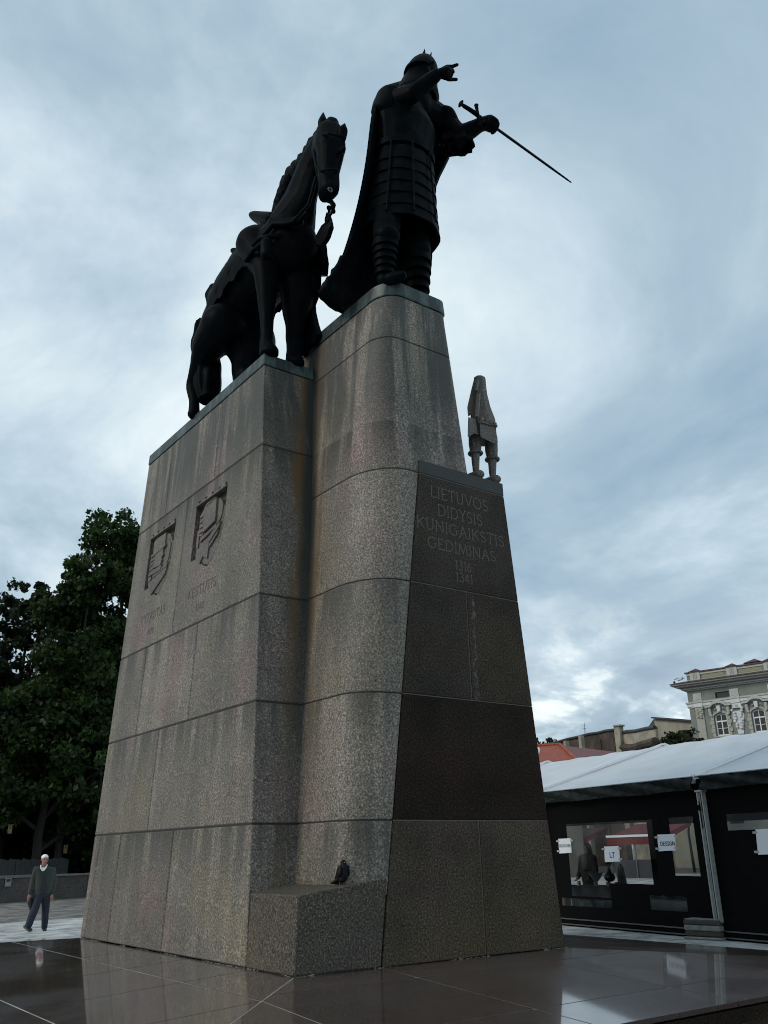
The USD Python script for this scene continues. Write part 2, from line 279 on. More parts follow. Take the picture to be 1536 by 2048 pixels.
BRONZE_CAP = MAT('green_bronze_cap', {'g': ('geometry', {}), 'm': ('mapping', {'scale': (2, 2, 0.6)}), 'n': ('noise_texture', {'scale': 2.6, 'detail': 6.0, 'roughness': 0.65}), 'r': ('rgb_ramp', {'ramp': [(0.36, (0.010, 0.016, 0.018)), (0.52, (0.020, 0.034, 0.034)), (0.60, (0.055, 0.082, 0.076)), (0.75, (0.03, 0.045, 0.045))]}),
    'p': ('principled_bsdf', {'roughness': 0.5, 'specular_ior_level': 0.35})}, [('g.position', 'm.vector'), ('m.vector', 'n.vector'), ('n.fac', 'r.fac'), ('r.color', 'p.base_color')])

# ---------------------------------------------------------------- ground
def sheet(poly, z):
    v, f = trimesh.creation.triangulate_polygon(poly, engine='earcut')
    v = np.column_stack([v, np.full(len(v), z)]); t = trimesh.Trimesh(v, f, process=False)
    if t.face_normals[0][2] < 0: t.invert()
    return t
def paving_mat(name, c1, c2, mortar, scale, bw, rh, rough, msize=0.012, rot=0.0, rv=0.2):
    return MAT(name, {'g': ('geometry', {}), 'm': ('mapping', {'rotation': (0, 0, rot)}), 'k': ('brick_texture', {'color1': c1, 'color2': c2, 'mortar': mortar, 'scale': scale, 'brick_width': bw, 'row_height': rh, 'mortar_size': msize, 'bias': 0.0}),
        'n': ('noise_texture', {'scale': 1.3, 'detail': 6.0, 'roughness': 0.6}), 'r': ('rgb_ramp', {'ramp': [(0.3, (0.72, 0.72, 0.72)), (0.7, (1.18, 1.18, 1.18))]}), 'x': ('mix_color', {'blend_type': 'multiply', 'fac': 1.0}),
        'rr': ('map_range', {'from_min': 0.35, 'from_max': 0.65, 'to_min': rough - rv, 'to_max': rough + rv, 'clamp': True}),
        'p': ('principled_bsdf', {'specular_ior_level': 0.5})},
        [('g.position', 'm.vector'), ('m.vector', 'k.vector'), ('g.position', 'n.vector'), ('n.fac', 'r.fac'), ('k.color', 'x.a'), ('r.color', 'x.b'), ('x.result', 'p.base_color'), ('n.fac', 'rr.value'), ('rr.result', 'p.roughness')])
single('ground', sheet(sbox(-400, -400, 600, 600), -0.012), plain('wet_asphalt', (0.075, 0.075, 0.075), 0.35, var=0.25, scale=1.5), kind='structure')
single('pale_paving', sheet(Polygon([(-60, -40), (9.4, -40), (45, -40), (45, 40), (12, 20.55), (1.76, 19.02), (-60, 9.9)]), -0.004), paving_mat('pale_wet_paving', (0.60, 0.60, 0.58), (0.52, 0.53, 0.52), (0.33, 0.33, 0.32), 1.0, 0.9, 0.6, 0.34), kind='structure')
single('sett_paving', sheet(Polygon([(-60, 9.9), (1.76, 19.02), (12, 20.55), (45, 40), (45, 75), (-60, 75)]), -0.002), paving_mat('brown_setts', (0.165, 0.150, 0.135), (0.28, 0.265, 0.245), (0.06, 0.055, 0.05), 1.0, 0.5, 0.25, 0.45, rot=0.45), kind='structure')
single('lawn', sheet(Polygon([(-60, 3.0), (4.95, 31.9), (60, 58.2), (60, 140), (-60, 140)]), 0.004), plain('dark_soil_and_grass', (0.018, 0.026, 0.010), 0.9, var=0.5, scale=2.0), kind='structure')

# ---------------------------------------------------------------- wet granite platform, four planes falling away from the pedestal
SL = 0.0625; BX, BY = 4.226, 7.04; OX0, OY0, OX1, OY1 = -3.30, -3.28, 7.50, 10.30
MORTAR_WHITE = plain('white_mortar', (0.40, 0.39, 0.37), 0.6, var=0.5, scale=1.2)
WET = MAT('wet_polished_granite', {'g': ('geometry', {}), 'o': ('object_info', {}), 'n1': ('noise_texture', {'scale': 60.0, 'detail': 3.0, 'roughness': 0.7}),
    'r1': ('rgb_ramp', {'ramp': [(0.33, (0.009, 0.0052, 0.0042)), (0.5, (0.026, 0.0150, 0.0115)), (0.63, (0.040, 0.0250, 0.020)), (0.76, (0.11, 0.088, 0.075))]}),
    'n2': ('noise_texture', {'scale': 0.55, 'detail': 5.0, 'roughness': 0.55}), 'rr': ('map_range', {'from_min': 0.40, 'from_max': 0.66, 'to_min': 0.22, 'to_max': 0.42, 'clamp': True}),
    'ot': ('map_range', {'to_min': 0.8, 'to_max': 1.2}), 'oc': ('combine_xyz', {}), 'x': ('mix_color', {'blend_type': 'multiply', 'fac': 1.0}),
    'n3': ('noise_texture', {'scale': 2.2, 'detail': 3.0}), 'b': ('bump', {'strength': 0.06, 'distance': 0.01}),
    'p': ('principled_bsdf', {'specular_ior_level': 0.7, 'coat_weight': 1.0, 'coat_roughness': 0.05, 'coat_ior': 1.55})},
    [('g.position', 'n1.vector'), ('n1.fac', 'r1.fac'), ('g.position', 'n2.vector'), ('n2.fac', 'rr.value'), ('rr.result', 'p.roughness'), ('o.random', 'ot.value'), ('ot.result', 'oc.x'), ('ot.result', 'oc.y'), ('ot.result', 'oc.z'),
     ('r1.color', 'x.a'), ('oc.vector', 'x.b'), ('x.result', 'p.base_color'), ('g.position', 'n3.vector'), ('n3.fac', 'b.height'), ('b.normal', 'p.normal')])
plat = thing('stone_platform', kind='structure')
PLANES = {'left': lambda x, y: 0.4 + SL * x, 'front': lambda x, y: 0.4 + SL * y, 'right': lambda x, y: 0.4 - SL * (x - BX), 'back': lambda x, y: 0.4 - SL * (y - BY)}
QUAD = {'left': Polygon([(OX0, OY0), (0, 0), (0, BY), (OX0, OY1)]), 'front': Polygon([(OX0, OY0), (OX1, OY0), (BX, 0), (0, 0)]),
        'right': Polygon([(OX1, OY0), (OX1, OY1), (BX, BY), (BX, 0)]), 'back': Polygon([(OX0, OY1), (0, BY), (BX, BY), (OX1, OY1)])}
def slab_prism(poly, zf, thick):
    c = np.array(shapely.geometry.polygon.orient(poly).exterior.coords[:-1]); n = len(c)
    top = np.column_stack([c, [zf(*p) for p in c]]); bot = top - [0, 0, thick]; inner = np.array(poly.buffer(-0.006, join_style=2).exterior.coords[:-1]) if False else None
    return loft([bot, top])
for side, xs, ys in (('left', [OX0, -2.53, -0.86, 0.3], [OY0 - 1, -0.85, 0.96, 2.65, 4.36, 6.1, 7.85, OY1 + 1]),
                     ('front', [OX0 - 1, -0.85, 1.17, 3.17, 5.1, OX1 + 1], [OY0, -2.45, -0.65, 0.3]),
                     ('right', [BX - 0.3, 5.1, 6.75, OX1], [OY0 - 1, -0.6, 1.2, 3.0, 4.8, 6.6, 8.4, OY1 + 1]),
                     ('back', [OX0 - 1, -0.85, 1.17, 3.17, 5.1, OX1 + 1], [BY - 0.3, 7.9, 9.5, OY1])):
    part(plat, 'mortar_bed', slab_prism(QUAD[side].intersection(sbox(OX0 + .03, OY0 + .03, OX1 - .03, OY1 - .03)), lambda x, y, s=side: PLANES[s](x, y) - 0.005, 0.036), MORTAR_WHITE, label='pale mortar in the joints')
    for i in range(len(xs) - 1):
        for j in range(len(ys) - 1):
            pc = QUAD[side].intersection(sbox(xs[i], ys[j], xs[i + 1], ys[j + 1])).buffer(-0.0095, join_style=2)
            for g in (pc.geoms if hasattr(pc, 'geoms') else [pc]):
                if g.area > 0.01:
                    part(plat, 'paving_slab', slab_prism(g, PLANES[side], 0.045), WET)
part(plat, 'base', hexa([(OX0 + .02, OY0 + .02, -.05), (OX1 - .02, OY0 + .02, -.05), (OX1 - .02, OY1 - .02, -.05), (OX0 + .02, OY1 - .02, -.05), (OX0 + .02, OY0 + .02, .13), (OX1 - .02, OY0 + .02, .13), (OX1 - .02, OY1 - .02, .13), (OX0 + .02, OY1 - .02, .13)]), G_DARK, label='dark edge of the platform')
single('dark_paving_band', sheet(sbox(OX0 - 2.6, OY0 - 2.6, OX1 + .6, OY0 - .003), 0.002), G_DARK, kind='structure')

# ---------------------------------------------------------------- the pedestal
ped = thing('granite_pedestal', 'tall stepped pedestal of speckled grey granite blocks with carved shields and inscription', 'pedestal', (2.1, 3.5, 0.4))
xf = lambda z: 0.053 * (z - 0.4)
ye = lambda z: float(np.interp(z, [0.4, 1.22, 2.01, 3.57, 5.11, 7.61, 9.14, 9.4], [1.125, 1.141, 1.24, 1.397, 1.545, 1.857, 2.034, 2.064]))
yfar = lambda z: 7.03 - 0.0135 * (z - 0.4)
xl = lambda z: float(np.interp(z, [0.4, 6.83, 9.05, 9.85, 10.2], [0.608, 1.235, 1.40, 1.50, 1.52]))
G = 0.0095; CH = 0.014
def face_block(z0, z1, y0, y1, deep=0.55):
    """A block of the left face: y0, y1 are (at z0, at z1)."""
    a, b = z0 + G, z1 - G
    y0 = (y0[0] + .006, y0[1] + .006)
    q = [(xf(a), y0[0] + G, a), (xf(a) + deep, y0[0] + G, a), (xf(a) + deep, y1[0] - G, a), (xf(a), y1[0] - G, a),
         (xf(b), y0[1] + G, b), (xf(b) + deep, y0[1] + G, b), (xf(b) + deep, y1[1] - G, b), (xf(b), y1[1] - G, b)]
    return hexa(q, CH)
def corner_block(z0, z1, y1):
    a, b = z0 + G, z1 - G
    q = [(xf(a), ye(a), a), (xl(a) + 0.3, ye(a), a), (xl(a) + 0.3, y1[0] - G, a), (xf(a), y1[0] - G, a),
         (xf(b), ye(b), b), (xl(b) + 0.3, ye(b), b), (xl(b) + 0.3, y1[1] - G, b), (xf(b), y1[1] - G, b)]
    return hexa(q, CH)
# carved niches with shields on the fourth course, drawn on the face in (-y, z)
FN = np.array([-1, 0, 0.053]) / math.hypot(1, 0.053); FT = np.array([0.053, 0, 1]) / math.hypot(1, 0.053); FU = np.array([0, -1.0, 0])
def face_extrude(poly, d0, d1):
    """A polygon in (y, z) of the left face, from d0 to d1 metres outside it."""
    pg = shapely.affinity.affine_transform(poly, [-1, 0, 0, 1 / FT[2], 0, -0.4 / FT[2]])
    return placed(extrude(pg, d1 - d0), frame(np.array([0, 0, 0.4]) + FN * d0, FU, FT, FN))
def arc(cx, cy, rx, ry, a0, a1, n=8): return [(cx + rx * math.cos(t), cy + ry * math.sin(t)) for t in np.linspace(math.radians(a0), math.radians(a1), n)]
def shield_outline(y0, y1, zt, zb):
    """y0 is the left edge (larger y), y1 the right edge."""
    w = y0 - y1; ym = (y0 + y1) / 2 - 0.08 * w
    return Polygon([(y0, zt), (y1, zt), (y1 - 0.0 * w, zb + 0.62 * (zt - zb)), (y1 + 0.05 * w, zb + 0.36 * (zt - zb)), (y1 + 0.14 * w, zb + 0.18 * (zt - zb)), (y1 + 0.32 * w, zb + 0.03 * (zt - zb)), (ym, zb), (ym + 0.14 * w, zb + 0.05 * (zt - zb)), (ym + 0.34 * w, zb + 0.2 * (zt - zb)), (y0, zb + 0.2 * (zt - zb))])
def niche_block(blk, y0, y1, zt, zb, depth=0.11):
    out = shield_outline(y0, y1, zt, zb)
    cut = face_extrude(out, -depth, 0.2)
    r = man(blk) - man(cut)
    for k in range(5):                                              # five small square holes over the bar, like battlements
        yy = y0 - (0.06 + 0.215 * k) * (y0 - y1)
        r = r - man(face_extrude(sbox(yy - 0.07, zt + 0.035, yy, zt + 0.085), -0.05, 0.2))
    return tri(r)
KN = (4.15, 2.975, 7.29, 6.03); VN = (6.20, 5.03, 7.29, 6.03)
ZC = [0.4, 2.008, 3.57, 5.11, 7.61, 9.14]
J = {0: [(3.628, 3.633), (5.752, 5.722), (6.834, 6.686)], 1: [(4.645, 4.652)], 2: [(3.569, 3.57), (5.668, 5.667)], 3: [(4.60, 4.56)], 4: [(3.55, 3.58), (5.62, 5.69)]}
for k in range(5):
    z0, z1 = ZC[k], ZC[k + 1]; js = J[k] + [(yfar(z0), yfar(z1))]
    b = corner_block(z0, z1, js[0])
    if k == 3: b = niche_block(b, *KN)
    part(ped, 'stone_block', b, G_LIGHT)
    for i in range(len(js) - 1):
        b = face_block(z0, z1, js[i], js[i + 1], 1.55 if i == len(js) - 2 else 0.55)
        if k == 3: b = niche_block(b, *VN)
        part(ped, 'stone_block', b, G_LIGHT)
c_ = 0.045
part(ped, 'core', hexa([(xf(.4) + c_, ye(.4) + c_, .41), (1.6, ye(.4) + c_, .41), (1.6, 6.95, .41), (xf(.4) + c_, 6.95, .41), (xf(9.1) + c_, ye(9.1) + c_, 9.1), (1.75, ye(9.1) + c_, 9.1), (1.75, 6.83, 9.1), (xf(9.1) + c_, 6.83, 9.1)]).difference(trimesh.Trimesh()) if False else
     hexa([(xf(.4) + .2, ye(.4) + .12, .41), (1.6, ye(.4) + .12, .41), (1.6, 6.9, .41), (xf(.4) + .2, 6.9, .41), (xf(9.1) + .2, ye(9.1) + .12, 9.1), (1.75, ye(9.1) + .12, 9.1), (1.75, 6.75, 9.1), (xf(9.1) + .2, 6.75, 9.1)]), MORTAR_DARK)
# dark joint filling just behind the face: one sheet per course height and joint
for k in range(1, 5):
    z = ZC[k]
    part(ped, 'joint', hexa([(xf(z) + .013, ye(z) + .013, z - .02), (xl(z) + .1, ye(z) + .013, z - .02), (xl(z) + .1, yfar(z) - .013, z - .02), (xf(z) + .013, yfar(z) - .013, z - .02), (xf(z) + .013, ye(z) + .013, z + .02), (xl(z) + .1, ye(z) + .013, z + .02), (xl(z) + .1, yfar(z) - .013, z + .02), (xf(z) + .013, yfar(z) - .013, z + .02)]), MORTAR_DARK)
# the low block in front of the horse's pedestal, its top sloping up to the right
SLL = lambda z: 1.176 + (z - 0.4) * 0.1258
def zs(x): return 1.209 + 0.12 * x
STEP = granite('step_granite', (0.070, 0.060, 0.048), (0.014, 0.0125, 0.010), (0.14, 0.122, 0.10), rough=0.6, spec=0.15, streaks=False, rust=False, mott=0.3)
part(ped, 'low_block', hexa([(0, 0, .4 + .004), (SLL(.41) - .012, 0, .404), (SLL(.41) - .012, 1.115, .404), (0, 1.115, .404), (.043, 0.004, zs(.04)), (SLL(1.35) - .012, 0.004, zs(1.28)), (SLL(1.35) - .012, 1.128, zs(1.28)), (.043, 1.128, zs(.04))], CH), STEP)
# the taller pedestal: its left side, rounded into the front
SLL = lambda z: 1.176 + (z - 0.4) * 0.1258
SRR = lambda z: 4.226 - (z - 0.4) * 0.0825
def tower_ring(z, off=0.0, upper=None):
    x0 = xl(z); yb = 3.6
    if upper is None: upper = z > 6.84
    if not upper:
        xe = SLL(z) - 0.006; rx = min(0.60, xe - x0 - 0.02); ry = float(np.interp(z, [1, 3.58, 5.13, 6.83], [0.30, 0.50, 0.78, 0.80])); yf = 0.004
        pts = [(x0, yb), (x0, (yb + ry) / 2)] + [(x0 + rx - rx * math.cos(t), yf + ry - ry * math.sin(t)) for t in np.linspace(0, PI / 2, 20)] + [(xe - 0.004, yf), (xe, yf + 0.004), (xe, yb)]
    else:
        r = float(np.interp(z, [6.83, 7.6, 9.05, 9.9], [0.60, 0.50, 0.36, 0.34])); ry = float(np.interp(z, [6.83, 7.6, 9.05], [0.80, 0.62, 0.42])); yf = float(np.interp(z, [6.83, 9.85], [0.03, 0.055])); xr = float(np.interp(z, [6.83, 7.25, 8.96, 9.70, 10.1], [3.09, 3.04, 2.85, 2.765, 2.735])); r2 = 0.16
        pts = [(x0, yb), (x0, (yb + ry) / 2)] + [(x0 + r - r * math.cos(t), yf + ry - ry * math.sin(t)) for t in np.linspace(0, PI / 2, 20)] + [((x0 + r + xr - r2) / 2, yf)] + [(xr - r2 + r2 * math.sin(t), yf + r2 - r2 * math.cos(t)) for t in np.linspace(0, PI / 2, 8)] + [(xr, yb)]
    if off: pts = list(Polygon(pts).buffer(off, join_style=2).exterior.coords[:-1]) if False else [(p[0] + (-off if k < 12 else (off if k > len(pts) - 8 and upper else 0)), p[1] + (-off if 10 < k < len(pts) - 2 else 0)) for k, p in enumerate(pts)]
    return np.column_stack([pts, np.full(len(pts), z)])
def tower_block(z0, z1, upper):
    a, b = z0 + G, z1 - G; zs_ = [a, a + CH] + list(np.linspace(a + CH, b - CH, 6))[1:-1] + [b - CH, b]
    R = []
    for i, z in enumerate(zs_):
        r = tower_ring(z, 0, upper)
        if i in (0, len(zs_) - 1): r = tower_ring(z, -0.009, upper)
        R.append(r)
    return loft(R)
for z0, z1, up_ in ((1.16, 2.012, False), (2.012, 3.578, False), (3.578, 5.138, False), (5.138, 6.83, False), (6.83, 9.05, True), (9.05, 9.85, True)):
    part(ped, 'curved_block', tower_block(z0, z1, up_), G_LIGHT, smooth=35)
for z in (2.012, 3.578, 5.138, 6.83, 9.05):
    part(ped, 'joint', loft([tower_ring(z - .02, -0.014, z > 6.84), tower_ring(z + .02, -0.014, z > 6.84)]), MORTAR_DARK)
part(ped, 'plinth_cap', loft([tower_ring(9.853, 0.004, True), tower_ring(9.868, 0.018, True), tower_ring(10.085, 0.014, True), tower_ring(10.10, -0.004, True)]), BRONZE_CAP, smooth=35, label='green bronze cap under the standing figure')
x0_, x1_, y0_, y1_ = xf(9.14) - .008, xl(9.2) - 0.008, ye(9.14) - .008, yfar(9.14) + .008
part(ped, 'plinth_cap', hexa([(x0_, y0_, 9.142), (x1_, y0_, 9.142), (x1_, y1_, 9.142), (x0_, y1_, 9.142), (x0_ + .012, y0_ + .025, 9.365), (x1_ + .012, y0_ + .025, 9.365), (x1_ + .012, y1_, 9.365), (x0_ + .012, y1_, 9.365)], 0.01), BRONZE_CAP, label='green bronze cap under the horse')
# the dark inscription slab in front
def front_block(z0, z1, xa, xb, mat, depth=3.0, name='front_block', label=None):
    """xa, xb: (at z0, at z1)."""
    a, b = z0 + .0055, z1 - .0055
    return part(ped, name, hexa([(xa[0] + .006, 0, a), (xb[0] - .006, 0, a), (xb[0] - .006, depth, a), (xa[0] + .006, depth, a), (xa[1] + .006, 0, b), (xb[1] - .006, 0, b), (xb[1] - .006, depth, b), (xa[1] + .006, depth, b)], CH * 0.6), mat, label=label)
Sx = lambda z0, z1: ((SLL(z0), SLL(z1)), (SRR(z0), SRR(z1)))
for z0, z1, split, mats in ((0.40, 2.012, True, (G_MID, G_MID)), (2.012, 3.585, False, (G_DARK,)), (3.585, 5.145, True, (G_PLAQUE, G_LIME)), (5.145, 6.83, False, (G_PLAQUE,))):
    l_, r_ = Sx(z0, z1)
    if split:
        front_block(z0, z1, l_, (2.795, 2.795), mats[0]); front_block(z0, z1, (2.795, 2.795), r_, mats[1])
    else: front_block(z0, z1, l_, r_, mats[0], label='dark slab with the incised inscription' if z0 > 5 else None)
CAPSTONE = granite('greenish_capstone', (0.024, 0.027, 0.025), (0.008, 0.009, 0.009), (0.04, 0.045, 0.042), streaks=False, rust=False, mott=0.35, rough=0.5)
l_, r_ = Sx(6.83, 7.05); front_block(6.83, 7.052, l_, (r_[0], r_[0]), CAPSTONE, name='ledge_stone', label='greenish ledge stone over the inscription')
part(ped, 'joint', hexa([(SLL(.42) + .012, .012, .42), (SRR(.42) - .012, .012, .42), (SRR(.42) - .012, 2.9, .42), (SLL(.42) + .012, 2.9, .42), (SLL(6.9) + .012, .012, 6.9), (SRR(6.9) - .012, .012, 6.9), (SRR(6.9) - .012, 2.9, 6.9), (SLL(6.9) + .012, 2.9, 6.9)]), MORTAR_LIGHT, label='pale mortar in the joints of the front')

# incised lettering: thin strokes with small serifs
def glyph(ch):
    S = lambda *p: LineString(p); A = lambda *a, **k: LineString(arc(*a, **k)); s = 0.09; thin, thick = 0.075, 0.105
    serif = lambda x, y: S((x - s, y), (x + s, y))
    g = {
     'L': (0.55, [S((.1, 0), (.1, 1)), S((.1, 0), (.52, 0), (.55, .14)), serif(.1, 1)]), 'I': (0.22, [S((.11, 0), (.11, 1)), serif(.11, 1), serif(.11, 0)]),
     'E': (0.56, [S((.1, 0), (.1, 1)), S((.02, 0), (.52, 0), (.55, .13)), S((.02, 1), (.5, 1), (.52, .88)), S((.1, .52), (.42, .52))]), 'T': (0.66, [S((.33, 0), (.33, 1)), S((.03, .86), (.03, 1), (.63, 1), (.63, .86)), serif(.33, 0)]),
     'U': (0.72, [LineString([(.1, 1), (.1, .3)] + arc(.36, .3, .26, .3, 180, 360, 12) + [(.62, .3), (.62, 1)]), serif(.1, 1), serif(.62, 1)]), 'V': (0.72, [S((.06, 1), (.37, 0), (.68, 1)), serif(.06, 1), serif(.68, 1)]),
     'O': (0.82, [A(.41, .5, .37, .5, 0, 360, n=32)]), 'S': (0.54, [LineString(arc(.27, .75, .2, .25, 25, 270, 14) + arc(.27, .25, .22, .25, 90, -155, 14))]),
     'D': (0.76, [S((.1, 0), (.1, 1)), LineString([(.02, 0), (.3, 0)] + arc(.3, .5, .41, .5, -90, 90, 18) + [(.02, 1)])]), 'Y': (0.66, [S((.05, 1), (.33, .48), (.61, 1)), S((.33, .48), (.33, 0)), serif(.33, 0), serif(.05, 1), serif(.61, 1)]),
     'K': (0.68, [S((.1, 0), (.1, 1)), S((.1, .42), (.58, 1)), S((.26, .6), (.64, 0)), serif(.1, 1), serif(.1, 0), serif(.58, 1)]), 'N': (0.78, [S((.1, 0), (.1, 1), (.68, 0), (.68, 1)), serif(.1, 0), serif(.68, 1), S((.02, 1), (.1, 1))]),
     'G': (0.80, [LineString(arc(.42, .5, .37, .5, 45, 320, 24)), S((.68, .14), (.68, .45)), serif(.68, .45)]), 'A': (0.72, [S((.05, 0), (.36, 1), (.67, 0)), S((.18, .36), (.55, .36)), serif(.05, 0), serif(.67, 0)]),
     'M': (0.90, [S((.06, 0), (.16, 1), (.45, .1), (.74, 1), (.84, 0)), serif(.06, 0), serif(.84, 0)]), 'X': (0.7, [S((.06, 0), (.64, 1)), S((.06, 1), (.64, 0))]),
     '1': (0.34, [S((.06, .86), (.2, 1), (.2, 0)), serif(.2, 0)]), '3': (0.52, [LineString(arc(.24, .76, .2, .24, 150, -80, 14)), LineString(arc(.24, .27, .24, .27, 85, -150, 14))]),
     '4': (0.60, [S((.42, 0), (.42, 1), (.04, .28), (.58, .28))]), '6': (0.56, [A(.28, .28, .22, .28, 0, 360, n=24), LineString([(.06, .3), (.12, .62), (.4, 1)])]), '8': (0.52, [A(.26, .76, .18, .23, 0, 360, n=20), A(.26, .27, .22, .27, 0, 360, n=20)]), '2': (0.52, [LineString(arc(.25, .74, .2, .26, 160, -30, 12) + [(.06, 0), (.48, 0)])]),
     '9': (0.54, [A(.27, .72, .21, .27, 0, 360, n=20), LineString([(.48, .70), (.42, .36), (.14, 0)])]), '5': (0.5, [LineString([(.44, 1), (.12, 1), (.1, .56)] + arc(.22, .3, .22, .28, 90, -140, 12))]), '0': (0.56, [A(.28, .5, .22, .5, 0, 360, n=24)]), '7': (0.5, [S((.04, 1), (.46, 1), (.16, 0))]), ' ': (0.4, [])}[ch]
    return g[0], g[1]
def lettering(text, width, height, weight=0.085, gap=0.12):
    x = 0; out = []
    for ch in text:
        w, ls = glyph(ch); out += [shapely.affinity.translate(l, x, 0) for l in ls]; x += w + gap
    sc = width / (x - gap)
    return unary_union([shapely.affinity.scale(l, sc, height, origin=(0, 0)).buffer(weight * height / 2, cap_style=2, quad_segs=2) for l in out])
INCISED = plain('cut_lettering', (0.078, 0.072, 0.063), 0.7, var=0.3, scale=20)
INCISED_DARK = plain('cut_lettering_dark', (0.044, 0.039, 0.033), 0.8)
for text, xa, xb, za, zb in (('LIETUVOS', 2.195, 3.325, 6.497, 6.668), ('DIDYSIS', 2.320, 3.187, 6.230, 6.402), ('KUNIGAIKSTIS', 1.915, 3.615, 5.973, 6.136), ('GEDIMINAS', 2.103, 3.422, 5.703, 5.860), ('1316', 2.604, 2.916, 5.450, 5.592), ('1341', 2.608, 2.930, 5.274, 5.408)):
    pg = lettering(text, xb - xa, zb - za, 0.088)
    part(ped, 'lettering', placed(extrude(pg, 0.02), frame((xa, 0.0175, za), (1, 0, 0), (0, 0, 1), (0, -1, 0))), INCISED, label='incised word or date of the inscription')
for text, ya, yb, za, zb in (('VYTAUTAS', 6.14, 5.03, 5.60, 5.755), ('KESTUTIS', 4.08, 3.05, 5.60, 5.755), ('1382', 3.72, 3.42, 5.33, 5.44), ('1430', 5.74, 5.44, 5.33, 5.44)):
    pg = shapely.affinity.affine_transform(lettering(text, ya - yb, zb - za, 0.085), [-1, 0, 0, 1, ya, za])
    part(ped, 'lettering', face_extrude(pg, -0.02, 0.0025), INCISED_DARK, label='incised name or date under a shield')
# shields: bar over the niche, shield plate and a profile head in stepped relief
def shield(N, crowned):
    y0, y1, zt, zb = N; w, h = y0 - y1, zt - zb
    P = lambda pts: Polygon([(y0 - a * w, zb + b * h) for a, b in pts])
    s = part(ped, 'shield', face_extrude(shield_outline(y0, y1, zt, zb).buffer(-.022).difference(P([(-.1, -.1), (.17, -.1), (.15, .45), (.19, .84), (.34, .935), (.60, .935), (.82, .88), (.93, .74), (1.2, .74), (1.2, 1.2), (-.1, 1.2)])), -0.105, -0.004), G_CARVED, label='carved shield with a crowned head' if crowned else 'carved shield with a helmeted head')
    def rel(pts, d1, d0=-0.03): pts = [(a, min(b, .925)) for a, b in pts]; part(s, 'relief', face_extrude(P(pts), d0, .004 + d1 * .75), G_CARVED)
    part(ped, 'battlement_bar', face_extrude(sbox(y1, zt - 0.005, y0, zt + 0.025), -0.02, 0.022), G_CARVED)
    if crowned:
        rel([(.24, .66), (.70, .70), (.70, .93), (.60, .985), (.34, .97), (.24, .90)], 0.03)               # hat
        rel([(.20, .655), (.74, .70), (.74, .745), (.20, .70)], 0.045)                                     # brim
        rel([(.34, .46), (.62, .44), (.66, .52), (.635, .56), (.70, .585), (.66, .62), (.68, .70), (.34, .66)], 0.035)   # face
        rel([(.16, .44), (.34, .42), (.40, .54), (.34, .68), (.17, .66)], 0.02)                            # hair
        for k in range(3): rel([(.17, .45 + .07 * k), (.33, .46 + .07 * k), (.33, .49 + .07 * k), (.17, .48 + .07 * k)], 0.035)
        rel([(.18, .36), (.66, .36), (.70, .43), (.20, .42)], 0.045)                                       # collar
        rel([(.74, .40), (.90, .46), (.93, .70), (.80, .80), (.84, .62)], 0.012)
        rel([(.18, .26), (.30, .30), (.30, .35), (.18, .35)], 0.03); rel([(.34, .30), (.88, .36), (.92, .42), (.34, .35)], 0.03)
        rel([(.19, .24), (.36, .05), (.84, .26), (.90, .36), (.34, .29), (.18, .26)], 0.022, -0.03)         # lower wedge
        rel([(.80, .20), (.92, .38), (.955, .50), (.90, .46)], 0.0)
    else:
        rel([(.34, .60), (.36, .90), (.44, .985), (.66, .97), (.74, .90), (.76, .60), (.66, .56)], 0.04)   # helm
        rel([(.40, .88), (.72, .91), (.72, .93), (.40, .90)], 0.055)
        rel([(.24, .50), (.36, .48), (.40, .80), (.33, .86), (.25, .80)], 0.02)                            # nose and visor bars
        for k in range(4): rel([(.245, .53 + .075 * k), (.39, .53 + .075 * k), (.39, .565 + .075 * k), (.245, .565 + .075 * k)], 0.045)
        rel([(.42, .50), (.78, .56), (.80, .64), (.60, .66), (.42, .58)], 0.065)                           # mail collar, rolled
        rel([(.78, .50), (.92, .58), (.95, .74), (.84, .88), (.80, .74)], 0.015)
        rel([(.30, .40), (.80, .48), (.80, .53), (.44, .47), (.30, .47)], 0.03)
        rel([(.17, .36), (.24, .34), (.24, .60), (.17, .60)], 0.02)
        rel([(.19, .26), (.62, .30), (.60, .10), (.44, .17), (.36, .08), (.21, .20)], 0.025, -0.03)         # lower block
        rel([(.62, .30), (.90, .44), (.93, .52), (.66, .42)], 0.04); rel([(.64, .24), (.86, .36), (.90, .42), (.64, .29)], 0.03)
shield(KN, False); shield(VN, True)
# crumbling mortar along the foot of the pedestal
rng = np.random.default_rng(3)
foot = []
for p_, q_ in (((-.012, -.012), (-.012, 7.05)), ((-.012, -.012), (4.235, -.012))):
    n_ = int(math.dist(p_, q_) / .05)
    for k in range(n_):
        if meshkit.noise(np.array([k * .13, p_[1] + q_[0], 2.0]), 4) < .58: continue
        t = (k + rng.random()) / n_; x, y = p_[0] + (q_[0] - p_[0]) * t, p_[1] + (q_[1] - p_[1]) * t; r = .005 + .007 * rng.random()
        b_ = trimesh.convex.convex_hull(rng.normal(size=(9, 3)) * .55); b_.vertices *= [r * (1 if q_[1] > 1 else 3.4), r * (3.4 if q_[1] > 1 else 1), r * .8]; b_.apply_translation((x, y, .4 + rng.random() * .006)); foot.append(b_)
part(ped, 'mortar_crumbs', join(*foot), MORTAR_LIGHT, label='broken pale mortar along the foot', kind='stuff')

